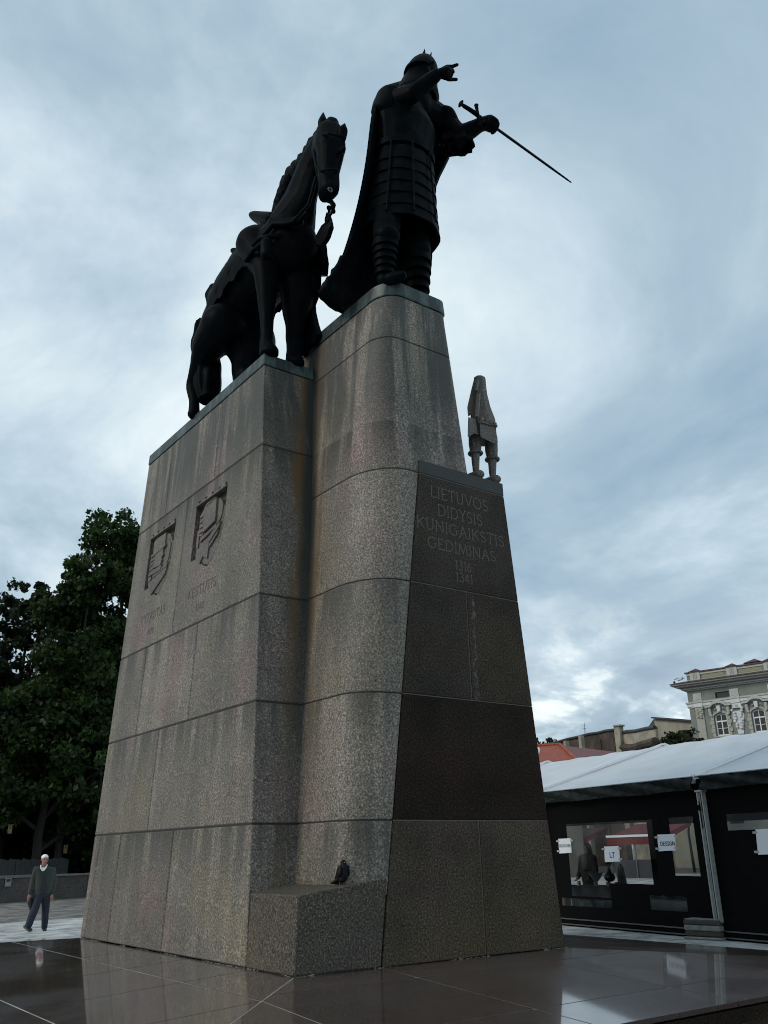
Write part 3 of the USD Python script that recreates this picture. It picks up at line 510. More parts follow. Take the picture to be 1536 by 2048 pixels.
# ---------------------------------------------------------------- bronze: the standing ruler
D = lambda x, y, Y: at(600 + x / 2.648, 60 + y / 2.648, Y=Y)
def band(rows, n=36, th=0.05, ph=0.0, ripple=0.0):
    """A closed flaring band: rows of (centre, rx, ry, z-skew); open inside, th thick."""
    R = []
    for sgn in (0, -th):
        rr = rows if sgn == 0 else rows[::-1]
        for c, rx, ry in rr:
            t = np.arange(n) * 2 * PI / n; k = 1 + ripple * np.cos(t * 9 + ph)
            R.append(np.column_stack([c[0] + (rx + sgn) * k * np.cos(t), c[1] + (ry + sgn) * k * np.sin(t), np.full(n, c[2])]))
    R.append(R[0]); return loft(R, True, False)
_b = at(815, 590, Y=.6); _b[2] = 10.1
duke = thing('standing_ruler_statue', 'dark bronze ruler in plate armour and long cloak, holding a sword out by its blade', 'statue', _b)
FB = 0.07
legR = [D(470, 930, .50), D(452, 1110, .24), D(452, 1200, .32), D(448, 1330, .34)]
legL = [D(600, 1000, .60), D(618, 1180, .40), D(622, 1300, .52), D(622, 1480, .56)]
neck = D(632, 330, .45); head = D(655, 222, .36)
shR, shL = D(484, 384, .45), D(745, 470, .62)
elR, wrR = D(600, 338, -.05), D(720, 240, -.42)
elL, wrL = D(840, 565, .34), D(955, 502, .06)
torso = m3.Manifold.batch_hull([blob(D(520, 430, .55), (.52, .40, .34)), blob(D(560, 520, .52), (.60, .44, .40)), blob(D(548, 690, .55), (.56, .44, .2))])
pelvis = m3.Manifold.batch_hull([blob(D(545, 690, .55), (.55, .44, .2)), blob(D(530, 960, .55), (.62, .5, .2))])
shl = m3.Manifold.batch_hull([blob(shR, .24), blob(D(600, 400, .55), .34), blob(shL, .24)])
def hand(wr, tips, thumb, palm_r=.085, fr=.034):
    """Palm and five fingers: tips = four (knuckle, middle, tip) chains."""
    P = [limb([wr, np.mean([t[0] for t in tips], 0)], [palm_r * .9, palm_r])]
    P.append(m3.Manifold.batch_hull([blob(t[0], fr * 1.25, 10) for t in tips] + [blob(wr, palm_r * .8, 10)]))
    for t in list(tips) + [thumb]: P.append(limb(t, [fr * 1.15, fr, fr * .85][:len(t)], 10))
    return P
hR = hand(D(735, 228, -.46), [(D(780, 196, -.56), D(805, 194, -.62), D(832, 184, -.66)), (D(786, 212, -.60), D(806, 212, -.68), D(812, 222, -.72)), (D(786, 226, -.58), D(804, 230, -.66), D(802, 240, -.68)), (D(782, 240, -.55), D(798, 248, -.60), D(790, 256, -.60))], (D(752, 248, -.42), D(790, 262, -.46), D(828, 262, -.50)))
fist = D(1003, 490, -.02)
body = flesh([torso, pelvis, shl, limb(legR, [.30, .20, .185, .13]), limb(legL, [.31, .235, .215, .15]), limb([D(600, 400, .5), neck, head], [.34, .26, .2]), blob(head, (.19, .21, .25)),
              m3.Manifold.batch_hull([blob(D(450, 1345, .32), .13), blob(D(480, 1318, .10), .11), blob(D(540, 1300, -.08), .075)]),
              m3.Manifold.batch_hull([blob(D(622, 1490, .58), .16), blob(D(650, 1500, .25), .10)]),
              limb([shR, elR, wrR], [.22, .165, .115]), limb([shL, elL, wrL, fist], [.26, .20, .135, .14])], FB, 6, 0.010, 3, 4.0)
part(duke, 'body', body, BRONZE, smooth=50)
part(duke, 'hand', flesh(hR, 0.028, 4), BRONZE, smooth=60, label='open right hand, stretched out')
# the other hand closes round the blade below the guard
pm, tip = D(845, 386, -.05), D(1437, 808, -.05); sd = (tip - pm) / np.linalg.norm(tip - pm)
side = np.cross(sd, [0, 1.0, 0]); side /= np.linalg.norm(side); fy = np.array([0, 1.0, 0])
fc = pm + sd * ((fist - pm) @ sd) ; fl = []
for k in range(4):
    o = fc + sd * (-.10 + .066 * k) - side * 0.0
    ring = [o + .105 * (math.cos(t) * side * 1.0 + math.sin(t) * -fy) for t in np.linspace(-.5, 3.6, 7)]
    fl.append(limb(ring, [.042] * 7, 8))
fl.append(limb([fc - sd * .12 + side * .10 + fy * .05, fc - sd * .05 - fy * .13 + side * .03, fc + sd * .04 - fy * .15], [.05, .044, .036], 8)); fl.append(blob(fc + fy * .04 + side * .03, (.13, .12, .14)))
part(duke, 'hand', flesh(fl, 0.035, 3), BRONZE, smooth=60, label='gauntleted left hand closed round the sword blade')
part(duke, 'gauntlet_cuff', loft([circle_ring(D(905, 530, .20), [0, .19, 0], np.array([.10, 0, .19]), 16), circle_ring(D(925, 517, .14), [0, .20, 0], np.array([.11, 0, .21]), 16), circle_ring(D(962, 500, .04), [0, .14, 0], np.array([.07, 0, .14]), 16)]), BRONZE, smooth=40)
sw = part(duke, 'sword', join(), BRONZE) if False else None
gc = D(940, 449, -.05)
bl = []
for s_, w_ in ((0.0, .052), (.35, .047), (.75, .042), (.96, .030), (1.0, .003)):
    o = gc + (tip - gc) * s_; bl.append([o + side * w_, o + fy * .016, o - side * w_, o - fy * .016])
swp = part(duke, 'sword_blade', loft(bl), BRONZE)
part(duke, 'sword_guard', tube([D(934, 398, -.05), D(934, 404, -.05), D(938, 425, -.05), D(945, 470, -.05), D(950, 512, -.05)], [.045, .036, .030, .032, .045], 8), BRONZE, smooth=40)
part(duke, 'sword_grip', tube([pm + sd * .05, pm + sd * .12, (pm + gc) / 2, gc], [.026, .038, .040, .046], 10), BRONZE, smooth=40)
part(duke, 'sword_pommel', lathe([(.01, -.03), (.05, -.02), (.075, 0), (.05, .02), (.01, .03)], 14).apply_transform(frame(pm + sd * .03, np.cross(fy, sd), fy, sd)), BRONZE, smooth=40)
# helmet: conical with rib, spiked crown ring, mail hood round the neck
ax = D(668, 140, .42) - D(640, 250, .42); hl = np.linalg.norm(ax); ax /= hl; hx = np.cross(fy, ax); hx /= np.linalg.norm(hx); hy = np.cross(ax, hx)
ho = D(642, 242, .42)
HF = frame(ho, hx, hy, ax)
helm = lathe([(.315, -.04), (.312, .05), (.298, .14), (.268, .25), (.222, .35), (.165, .44), (.115, .49), (.06, .515), (.005, .52)], 28)
helm.vertices[:, 1] *= 1.05
part(duke, 'helmet', placed(helm, HF), BRONZE, smooth=40)
part(duke, 'helmet_brim', placed(lathe([(.30, -.05), (.335, -.045), (.335, .01), (.30, .02)], 28), HF), BRONZE, smooth=40)
for k in range(4):
    a_ = k * PI / 2 + .5; o = ho + ax * .475 + (math.cos(a_) * hx + math.sin(a_) * hy) * .085
    part(duke, 'crown_spike', trimesh.convex.convex_hull(np.vstack([circle_ring(o, hx * .05, hy * .05, 5), [o + ax * .23 + (math.cos(a_) * hx + math.sin(a_) * hy) * .02]])), BRONZE)
hood = []
for k, (c, r, ry) in enumerate(((D(642, 236, .46), .30, .30), (D(632, 275, .50), .33, .34), (D(622, 320, .54), .38, .40), (D(612, 365, .56), .44, .46), (D(606, 385, .57), .42, .44))):
    hood.append(np.column_stack([c[0] + r * np.cos(np.arange(32) * PI / 16), c[1] + ry * np.sin(np.arange(32) * PI / 16), np.full(32, c[2])]) )
hood = loft(hood)
hood.vertices += hood.vertex_normals * ((meshkit.noise(hood.vertices * 14, 5) - .5) * .04)[:, None]
part(duke, 'mail_hood', hood, BRONZE, smooth=40)
part(duke, 'face', flesh([blob(head + [-.02, -.13, -.02], (.16, .12, .21)), limb([head + [-.02, -.25, .05], head + [-.02, -.29, -.04]], [.025, .04]), m3.Manifold.batch_hull([blob(head + [.0, -.22, -.14], .09), blob(head + [.02, -.24, -.33], .06)])], .04, 3), BRONZE, smooth=60)
part(duke, 'shoulder_guard', flesh([m3.Manifold.batch_hull([blob(D(472, 358, .48), (.24, .28, .16)), blob(D(446, 425, .50), (.23, .27, .17))])], .08, 4), BRONZE, smooth=50)
part(duke, 'shoulder_guard', flesh([m3.Manifold.batch_hull([blob(D(752, 468, .55), (.26, .30, .17)), blob(D(792, 520, .50), (.20, .24, .16))])], .08, 4), BRONZE, smooth=50)
# ruffled edge where the sleeve ends at the elbow
for xx, yy, Y_ in ((790, 600, .5), (852, 598, .34)):
    part(duke, 'sleeve_frill', band([(D(xx, yy - 20, Y_), .20, .22), (D(xx + 2, yy + 20, Y_), .25, .26)], 22, .05, 0, .10), BRONZE, smooth=30)
# breastplate belt and the lamellar skirt: six overlapping rows
part(duke, 'belt', band([(D(548, 668, .55), .60, .50), (D(546, 700, .55), .60, .50)], 32, .06), BRONZE, smooth=30)
ys = [700, 762, 824, 888, 952, 1016, 1075]
for k in range(6):
    xa = 546 - 10 * k / 6; w0 = .57 + .018 * k
    top = D(xa, ys[k] + 18, .55); bot = D(xa - 3, ys[k + 1] + 26, .55)
    part(duke, 'armour_row', band([(top, w0, .48 + .02 * k), (bot * .5 + top * .5, w0 + .022, .50 + .02 * k), (bot, w0 + .045, .525 + .02 * k)], 48, .05, k, .012), BRONZE, smooth=20)
for k in range(3):                                                   # straps down the skirt
    a_ = -PI / 2 + (-.95, -.3, .35, 1.0)[k]
    p_ = [D(546, 700, .55) + [math.cos(a_) * .60, math.sin(a_) * .52, 0], D(541, 900, .55) + [math.cos(a_) * .67, math.sin(a_) * .60, 0], D(538, 1090, .55) + [math.cos(a_) * .74, math.sin(a_) * .66, 0]]
    part(duke, 'skirt_strap', tube(p_, .018, 6), BRONZE)
for L_ in (legR, legL):                                              # greaves: five lames on each leg
    for k in range(5):
        t0 = .15 + .16 * k; a0 = L_[1] + (L_[3] - L_[1]) * t0; r0 = .212 - .014 * k + (0.03 if L_ is legL else 0)
        part(duke, 'greave_lame', band([(a0 + [0, 0, .07], r0, r0), (a0 - [0, 0, .075], r0 + .014, r0 + .014)], 24, .05), BRONZE, smooth=30)
    part(duke, 'knee_guard', flesh([blob(L_[1] + [0, -.06, 0.02], (.215, .21, .18))], .09, 2), BRONZE, smooth=50)
# cloak: a thick sheet hung from the shoulders, wrapped round the back, its hem sweeping out to the left
rows = [((455, 312, .62), (590, 330, 1.00), (742, 425, .80)), ((398, 395, .50), (580, 420, 1.15), (790, 490, .85)), ((384, 470, .45), (575, 520, 1.22), (798, 560, .85)), ((362, 650, .48), (560, 680, 1.28), (796, 652, .80)),
        ((328, 850, .58), (540, 880, 1.34), (712, 850, .80)), ((280, 1045, .70), (520, 1080, 1.40), (698, 1050, .82)), ((214, 1240, .85), (500, 1260, 1.48), (690, 1240, .82)), ((128, 1385, 1.02), (480, 1420, 1.58), (668, 1395, .82)), ((205, 1490, 1.25), (470, 1500, 1.66), (664, 1470, .85))]
C_ = []
nc = 44
for i, (l, m, r) in enumerate(rows):
    a, b, c = D(*l), D(*m), D(*r); o = []
    for j in range(nc):
        t = j / (nc - 1); p = a * (1 - t) ** 2 + (2 * b - (a + c) / 2) * 2 * t * (1 - t) + c * t * t
        f_ = min(1, i / 5); p = p + np.array([0.25, 1, 0]) * (.085 * f_ * math.sin(t * 30 + i * .35) * (4 * t * (1 - t)) ** .3)
        if i == len(rows) - 1: p[2] = max(p[2], 10.12)
        o.append(p)
    C_.append(o)
C_ = np.array(C_)
from scipy.interpolate import PchipInterpolator
C_ = PchipInterpolator(np.arange(len(rows)), C_, axis=0)(np.linspace(0, len(rows) - 1, 34))
sheet_ = loft(C_, False, False); nv = len(sheet_.vertices); nn = sheet_.vertex_normals
rng = np.random.default_rng(5)
jag = (rng.random((nc,)) - .5) * .06
vv = sheet_.vertices.copy(); vv.reshape(34, nc, 3)[-1, :, 2] = np.maximum(vv.reshape(34, nc, 3)[-1, :, 2] + jag, 10.105); vv.reshape(34, nc, 3)[26:32, :5] += (rng.random((6, 5, 3)) - .5) * .05
va, vb = vv + nn * .03, vv - nn * .03
idx = np.arange(nv).reshape(34, nc); loop = np.concatenate([idx[0, :], idx[1:, -1], idx[-1, -2::-1], idx[-2:0:-1, 0]])
F = np.vstack([sheet_.faces, sheet_.faces[:, ::-1] + nv] + [[(a, b, b + nv), (a, b + nv, a + nv)] for a, b in zip(loop, np.roll(loop, -1))])
part(duke, 'cloak', trimesh.Trimesh(np.vstack([va, vb]), F, process=False), BRONZE, smooth=40)
# fur-like rolled collar and hem of the cloak
part(duke, 'cloak_collar', tube([D(440, 400, .42), D(462, 318, .60), D(530, 300, .85), D(620, 320, .98), D(690, 380, .85), D(752, 440, .62), D(800, 500, .5)], [.07, .09, .10, .10, .10, .09, .06], 10), BRONZE, smooth=50)
hem = [C_[int(k)][0] for k in np.linspace(24, 31, 8)] + [C_[-1][j] for j in range(0, 16, 2)]
hm = tube([p + [0, 0, .02] for p in hem], [.05, .06, .07, .075, .08, .085, .085, .085, .08, .08, .08, .07, .07, .06, .06, .05][:len(hem)], 8)
hm = hm.subdivide(); hm.vertices += hm.vertex_normals * ((meshkit.noise(hm.vertices * 17, 9) - .5) * .09)[:, None]
part(duke, 'cloak_hem', hm, BRONZE, smooth=40)

# ---------------------------------------------------------------- bronze: the horse behind him
H = lambda x, y, X: at(340 + x / 3.103, 200 + y / 3.103, X=X)
horse = thing('horse_statue', 'dark bronze saddled horse with raised head and knotted reins behind the standing ruler', 'statue', (.95, 3.9, 9.37))
XC = .95
BC = [H(x, y, XC) for x, y in ((715, 930), (630, 1015), (540, 1120), (455, 1240), (345, 1415))]
BR = [(.53, .44, .66), (.55, .47, .66), (.57, .49, .65), (.57, .52, .64), (.52, .48, .57)]
P = [m3.Manifold.batch_hull([blob(BC[i], BR[i]), blob(BC[i + 1], BR[i + 1])]) for i in range(4)] + [blob(BC[0] + [0, -.28, -.05], (.48, .40, .62))]
# neck and head
withers = np.array([XC, 2.75, 12.6]); nk1 = H(770, 720, XC); nk2 = H(835, 500, XC); poll = H(985, 235, XC - .02)
P += [m3.Manifold.batch_hull([blob((XC, 2.45, 12.15), (.36, .40, .50)), blob((XC, 2.15, 12.0), (.46, .38, .5)), blob(H(800, 640, XC), (.26, .46, .42))]), m3.Manifold.batch_hull([blob(H(800, 640, XC), (.26, .46, .42)), blob(H(868, 440, XC), (.23, .40, .36))]), m3.Manifold.batch_hull([blob(H(868, 440, XC), (.23, .40, .36)), blob(H(950, 270, XC), (.21, .30, .28))])]
eyeL, eyeR = H(925, 290, .66), H(1072, 310, 1.04)
P += [m3.Manifold.batch_hull([blob(H(990, 215, .92), .25), blob(H(995, 300, .90), (.27, .27, .27)), blob(H(950, 330, 1.0), (.21, .32, .28))]), m3.Manifold.batch_hull([blob(H(995, 300, .90), (.26, .25, .25)), blob(H(985, 460, .86), (.185, .19, .20))]), m3.Manifold.batch_hull([blob(H(985, 460, .86), (.185, .19, .20)), blob(H(985, 555, .84), (.175, .19, .16)), blob(H(968, 592, .86), (.13, .15, .12))]),
      blob(H(1068, 312, .94), (.05, .09, .06)), blob(H(918, 305, .82), (.05, .09, .06))]
# legs: left = X .52, right = X 1.30
def leg(js, rs): return limb(js, rs)
kn = H(600, 1265, .60)
fL = [np.array([.62, 2.75, 12.0]), H(600, 1060, .60), kn, H(600, 1330, .60), H(602, 1470, .60), H(598, 1500, .60)]
P += [leg(fL, [.40, .235, .155, .125, .105, .12]), m3.Manifold.batch_hull([blob(H(600, 1510, .60), .12), blob(H(615, 1572, .58), (.165, .20, .09))])]
fR = [np.array([1.25, 2.7, 12.0]), H(800, 1160, 1.22), H(782, 1330, 1.18), H(776, 1420, 1.16), H(772, 1560, 1.14), H(770, 1600, 1.12)]
P += [leg(fR, [.46, .36, .24, .165, .14, .15]), m3.Manifold.batch_hull([blob(H(770, 1600, 1.12), .14), blob(H(772, 1640, 1.10), (.17, .2, .10))])]
hL = [H(335, 1400, .58), H(245, 1520, .54), H(188, 1645, .50), H(140, 1775, .48), H(150, 1872, .48), H(150, 1930, .48), H(148, 1948, .48)]
P += [leg(hL, [.44, .33, .19, .13, .10, .105, .12]), blob(H(126, 1792, .48), .085)]
hR = [H(400, 1330, 1.20), H(490, 1490, 1.2), H(515, 1600, 1.2), H(490, 1720, 1.2), H(520, 1850, 1.15)]
P += [leg(hR, [.60, .52, .42, .32, .30])]
part(horse, 'body', flesh(P, .075, 7, .012, 8, 3.0), BRONZE, smooth=50)
for b0, b1, tp in ((H(930, 178, .84), H(962, 165, .86), H(951, 80, .86)), (H(1050, 215, .98), H(1078, 225, 1.0), H(1084, 148, 1.0))):
    m_ = (b0 + b1) / 2; w_ = np.linalg.norm(b1 - b0) / 2 + .015
    part(horse, 'ear', flesh([m3.Manifold.batch_hull([blob(m_ - [0, 0, .06], w_ * .9, 10), blob(m_ * .6 + tp * .4, w_ * .95, 10), blob(tp, .012, 8)])], .05, 2), BRONZE, smooth=60)
part(horse, 'forelock', flesh([m3.Manifold.batch_hull([blob(H(1005, 152, .92), .13), blob(H(1010, 240, .84), .07)])], .06, 3, .012, 3, 12), BRONZE, smooth=50)
# mane in overlapping locks down the crest
ml = [(915, 235, .16), (880, 285, .17), (852, 335, .17), (815, 390, .18), (782, 430, .19), (752, 470, .20), (722, 525, .20), (705, 575, .2), (690, 620, .2), (678, 670, .2), (668, 715, .18)]
for k, (x_, y_, r_) in enumerate(ml):
    rr = random.Random(k)
    o = H(x_ + 22, y_ - 6, XC + .02); d_ = H(x_ - 12, y_ + 36, XC - .12)
    part(horse, 'mane_lock', flesh([m3.Manifold.batch_hull([blob(o, r_ * .95, 10), blob((o + d_) / 2 + [0, 0, -.02], r_ * .8, 10), blob(d_, .05, 8)])], .06, 2, .02, k, 9), BRONZE, smooth=45)
# saddle: high pommel plate, seat and rolled cantle
def plate(px, X0, X1, mat=BRONZE, par=None, nm='pommel'):
    a = np.array([H(x, y, X0) for x, y in px]); off = np.array([X1 - X0, 0, 0])
    return part(par or horse, nm, loft([a, a + off]), mat, smooth=30)
HS = lambda x, y, X=.62: H(x, y, X) + np.array([XC - X, 0, 0])          # near side of a part that is centred on the horse
sad = part(horse, 'saddle', flesh([m3.Manifold.batch_hull([blob(HS(625, 900), (.36, .28, .18)), blob(HS(515, 1030), (.38, .28, .18))]), m3.Manifold.batch_hull([blob(HS(560, 850), (.33, .18, .36)), blob(HS(555, 780), (.34, .13, .2))])], .08, 4), BRONZE, smooth=50)
part(sad, 'pommel', flesh([m3.Manifold.batch_hull([blob(HS(505, 712), (.40, .13, .14)), blob(HS(610, 735), (.40, .14, .20)), blob(HS(630, 712), (.38, .1, .12))]), m3.Manifold.batch_hull([blob(HS(560, 720), (.34, .2, .13)), blob(HS(570, 800), (.36, .22, .2))])], .07, 3), BRONZE, smooth=50)
part(sad, 'cantle', flesh([m3.Manifold.batch_hull([blob(HS(405, 945), (.42, .14, .12)), blob(HS(440, 1020), (.40, .2, .26))]), blob(HS(398, 938), (.43, .11, .12))], .06, 3), BRONZE, smooth=50)
# saddle blanket: a curved sheet over the back with a corded, jagged edge
bk = []
_bc, _br = np.array(BC), np.array(BR)
for i, t_ in enumerate(np.linspace(.75, 3.45, 20)):
    c_ = np.array([np.interp(t_, range(5), _bc[:, k]) for k in range(3)]); r_ = np.array([np.interp(t_, range(5), _br[:, k]) for k in range(3)]); o = []
    for a_ in np.linspace(-1.9, 1.9, 32):
        j_ = .045 * math.sin(a_ * 14 + i) * (abs(a_) > 1.6)
        o.append((c_[0] + (r_[0] + .035) * math.sin(a_), c_[1] + .02 * math.sin(i * 3.1), c_[2] + (r_[2] + .035) * math.cos(a_) + .02 * math.sin(i * 2.0 + a_ * 4) - .10 * (abs(a_) > 1.85) + j_))
    bk.append(o)
def thick(rows_, t):
    s_ = loft(np.array(rows_), False, False); n_, m_ = len(rows_), len(rows_[0]); N_ = n_ * m_; nn_ = s_.vertex_normals
    ix = np.arange(N_).reshape(n_, m_); lp = np.concatenate([ix[0, :], ix[1:, -1], ix[-1, -2::-1], ix[-2:0:-1, 0]])
    F_ = np.vstack([s_.faces, s_.faces[:, ::-1] + N_] + [[(a, b, b + N_), (a, b + N_, a + N_)] for a, b in zip(lp, np.roll(lp, -1))])
    return trimesh.Trimesh(np.vstack([s_.vertices + nn_ * t / 2, s_.vertices - nn_ * t / 2]), F_, process=False)
part(horse, 'saddle_blanket', thick(bk, .05), BRONZE, smooth=40)
part(horse, 'rolled_pack', flesh([m3.Manifold.batch_hull([blob(HS(258, 1160, .56), (.46, .18, .16)), blob(HS(232, 1205, .54), (.47, .18, .18)), blob(HS(240, 1262, .54), (.45, .2, .16))])], .07, 3, .02, 4, 7), BRONZE, smooth=50)
# hindquarter drape with a jagged hem, and the tail below it
dr = []
for i, t_ in enumerate(np.linspace(0, 1, 12)):
    a, b = H(330 - 165 * t_ + 15 * math.sin(3 * t_), 1200 + 250 * t_, .48), None; b = a + np.array([.90, -.05, 0]); m = (a + b) / 2 + np.array([0, .20, .06])
    dr.append([a * (1 - s) ** 2 + 2 * m * s * (1 - s) + b * s * s + np.array([0, .03 * math.sin(s * 22 + i), (.06 * math.sin(s * 60) if i == 11 else 0)]) for s in np.linspace(0, 1, 26)])
part(horse, 'rump_drape', thick(dr, .06), BRONZE, smooth=40)
tl = [H(215, 1380, .66), H(212, 1500, .66), H(226, 1620, .66), H(236, 1740, .66), H(240, 1860, .66)]
tm = tube(tl, [.16, .24, .27, .27, .20], 14); tm = tm.subdivide().subdivide(); tm.vertices += tm.vertex_normals * ((meshkit.noise(tm.vertices * [14, 14, 2], 2) - .5) * .10)[:, None]
part(horse, 'tail', tm, BRONZE, smooth=45)
# breast strap, bridle, reins
def strap(px, X, r, nm='strap', n=8): return part(horse, nm, tube([H(x, y, xx) for (x, y), xx in zip(px, X)], r, n), BRONZE, smooth=50)
strap([(560, 870), (640, 770), (720, 770), (800, 750), (850, 700)], [.38, .45, .60, .72, .80], .045, 'neck_collar')
fr = []
for k, t_ in enumerate(np.linspace(0, 1, 28)):
    p = H(620 + 205 * t_, 735 + 10 * math.sin(t_ * 3) - 20 * t_, .44 + .36 * t_); fr.append([p, p - [0, 0.02, .16 + .05 * (k % 2)]])
part(horse, 'collar_fringe', thick(fr, .05), BRONZE, smooth=20)
strap([(520, 900), (560, 860), (620, 850), (700, 840)], [.34, .32, .42, .62], .05, 'breast_strap'); strap([(470, 1000), (520, 930), (580, 880)], [.3, .3, .33], .04, 'breast_strap')
part(horse, 'strap_pendant', flesh([m3.Manifold.batch_hull([blob(H(600, 890, .30), .10), blob(H(596, 960, .28), .09)])], .05, 2), BRONZE, smooth=50)
strap([(895, 305), (905, 390), (925, 440), (985, 430), (1045, 435)], [.70, .68, .68, .62, .92], .022, 'noseband'); strap([(930, 215), (985, 205), (1060, 225)], [.70, .62, .82], .024, 'browband'); strap([(905, 240), (892, 320), (908, 430), (930, 520)], [.70, .70, .70, .72], .022, 'cheek_strap')
strap([(905, 480), (880, 580), (860, 650), (815, 700), (760, 760)], [.70, .66, .64, .62, .6], .03, 'rein')
part(horse, 'nostril_ring', trimesh.creation.torus(.036, .011, 12, 8).apply_transform(frame(H(994, 556, .66), [1, 0, 0], [0, 0, 1], [0, -1, 0])), plain('bright_worn_bronze', (.09, .075, .05), .4, .6), smooth=50, label='small pale ring at the nostril')
strap([(972, 620), (1000, 632), (1015, 652), (1008, 672)], [.90, .94, .95, .95], .042, 'rein')
for k, (x_, y_) in enumerate(((1000, 680), (996, 694))): part(horse, 'chain_link', trimesh.creation.torus(.06, .022, 12, 8).apply_transform(frame(H(x_, y_, .95), [0, 1, 0] if k else [1, 0, 0], [0, 0, 1], [1, 0, 0])), BRONZE, smooth=50)
rs = []
for k, ((xa, ya), (xb, yb)) in enumerate([((988, 702), (1002, 704)), ((970, 740), (1003, 742)), ((950, 780), (1006, 788)), ((932, 815), (998, 815)), ((918, 842), (985, 850)), ((908, 868), (972, 880)), ((905, 900), (955, 900))]):
    a, b = H(xa, ya, .96), H(xb, yb, 1.04); rs.append([a, (a + b) / 2 + [0, .04, 0], b + [0, 0, .02 * (k % 2)]])
part(horse, 'tasselled_rein', thick(rs, .10), BRONZE, smooth=30)
# cloth fall on the far side of the chest and the drape below it
fc1 = [[H(x0, y, 1.42) , H((x0 + x1) / 2, y, 1.50), H(x1 + 6 * (k % 2), y, 1.46)] for k, (x0, x1, y) in enumerate([(850, 930, 860), (850, 948, 900), (850, 958, 950), (850, 962, 1010), (850, 960, 1090)])]
part(horse, 'chest_cloth', thick(fc1, .12), BRONZE, smooth=30)
fc2 = [[H(x0, y, 1.36), H((x0 + x1) / 2, y, 1.46), H(x1, y + (10 if k % 2 else 0), 1.44)] for k, (x0, x1, y) in enumerate([(800, 925, 1060), (800, 922, 1150), (800, 915, 1205), (800, 890, 1260), (800, 892, 1310), (805, 910, 1380), (808, 931, 1455), (812, 908, 1505), (815, 860, 1540), (818, 830, 1580)])]
part(horse, 'side_cloth', thick(fc2, .10), BRONZE, smooth=30)

# ---------------------------------------------------------------- carved stone figure on the ledge
Q = lambda x, y, Y: at(780 + x / 4.096, 720 + y / 4.096, Y=Y)
fig = thing('carved_warrior_figure', 'small stone warrior in angular armour standing on the ledge over the inscription', 'statue', (3.45, .25, 7.052))
Yf = .22
def prism(px, r0, r1, n=6, Y=Yf, ph=0.5):
    """Stacked faceted rings: (x, y, halfwidth px)."""
    R = []
    for x, y, w in px:
        c = Q(x, y, Y); k = w / 4.096 * .0083; R.append(circle_ring(c, np.array([math.cos(ph), math.sin(ph), 0]) * k, np.array([-math.sin(ph), math.cos(ph), 0]) * k * .9, n))
    return loft(R)
b_ = [prism([(765, 500, 118), (770, 560, 122), (765, 650, 122)], 0, 0, 8), prism([(715, 268, 62), (740, 300, 66), (750, 400, 80), (762, 505, 116)], 0, 0, 8)]
part(fig, 'torso', prism([(762, 660, 122), (760, 560, 126), (758, 500, 116), (746, 400, 88), (738, 300, 70), (734, 262, 64)][::-1], 0, 0, 8), G_CARVED)
part(fig, 'skirt_plate', loft([[Q(x, y, Yf - .245) for x, y in ((735, 496), (860, 520), (884, 672), (850, 684), (742, 628))], [Q(x, y, Yf - .10) for x, y in ((735, 496), (860, 520), (884, 672), (850, 684), (742, 628))]]), G_CARVED)
part(fig, 'skirt_plate', loft([[Q(x, y, Yf - .20) for x, y in ((640, 468), (702, 480), (722, 612), (690, 600), (636, 632))], [Q(x, y, Yf - .05) for x, y in ((640, 468), (702, 480), (722, 612), (690, 600), (636, 632))]]), G_CARVED)
for k in range(4): part(fig, 'belt_tooth', placed(trimesh.creation.box((.055, .06, .055)), frame(Q(752 + 34 * k, 486 + 14 * k, Yf - .25), (1, 0, 0), (0, 1, 0), (0, 0, 1))), G_CARVED)
part(fig, 'belt', bar(Q(738, 505, Yf - .25), Q(872, 545, Yf - .24), .05, .04), G_CARVED)
hd = part(fig, 'head', prism([(738, 275, 66), (736, 225, 60), (735, 175, 58), (733, 150, 52), (731, 138, 30)][::-1], 0, 0, 8), G_CARVED)
part(hd, 'nose_guard', bar(Q(712, 165, Yf - .11), Q(706, 255, Yf - .13), .05, .05), G_CARVED)
part(fig, 'cape', loft([[Q(x, y, Yf + .02) for x, y in ((690, 150), (665, 245), (632, 390), (640, 462), (690, 440), (720, 260))], [Q(x, y, Yf + .14) for x, y in ((690, 150), (665, 245), (632, 390), (640, 462), (690, 440), (720, 260))]]), G_CARVED)
part(fig, 'chest_strip', bar(Q(725, 280, Yf - .15), Q(712, 470, Yf - .22), .05, .05), G_CARVED)
for (lx, kx, ax_, fx, fy_) in ((695, 700, 705, 712, 950), (828, 838, 842, 850, 1005)):
    dy = 0 if lx < 800 else 50
    lg = part(fig, 'leg', prism([(lx, 610 + dy * .6, 60), (lx + 3, 690 + dy, 60), (kx, 755 + dy, 50), (kx, 790 + dy, 40), (ax_ - 2, 870 + dy, 33), (ax_, 925 + dy, 28)][::-1], 0, 0, 8), G_CARVED)
    part(lg, 'knee_roll', placed(trimesh.creation.torus(.10, .025, 18, 8), frame(Q(kx, 765 + dy, Yf), (1, 0, 0), (0, 1, 0), (0, 0, 1))), G_CARVED, smooth=50)
    fo = Q(fx, fy_ - 8, Yf - .10); fo[2] = 7.052 + .075
    part(lg, 'foot', flesh([m3.Manifold.batch_hull([blob(fo + [0, -.05, 0], (.085, .085, .072)), blob(fo + [-.02, .14, .01], (.075, .07, .07))])], .05, 2), G_CARVED, smooth=50)

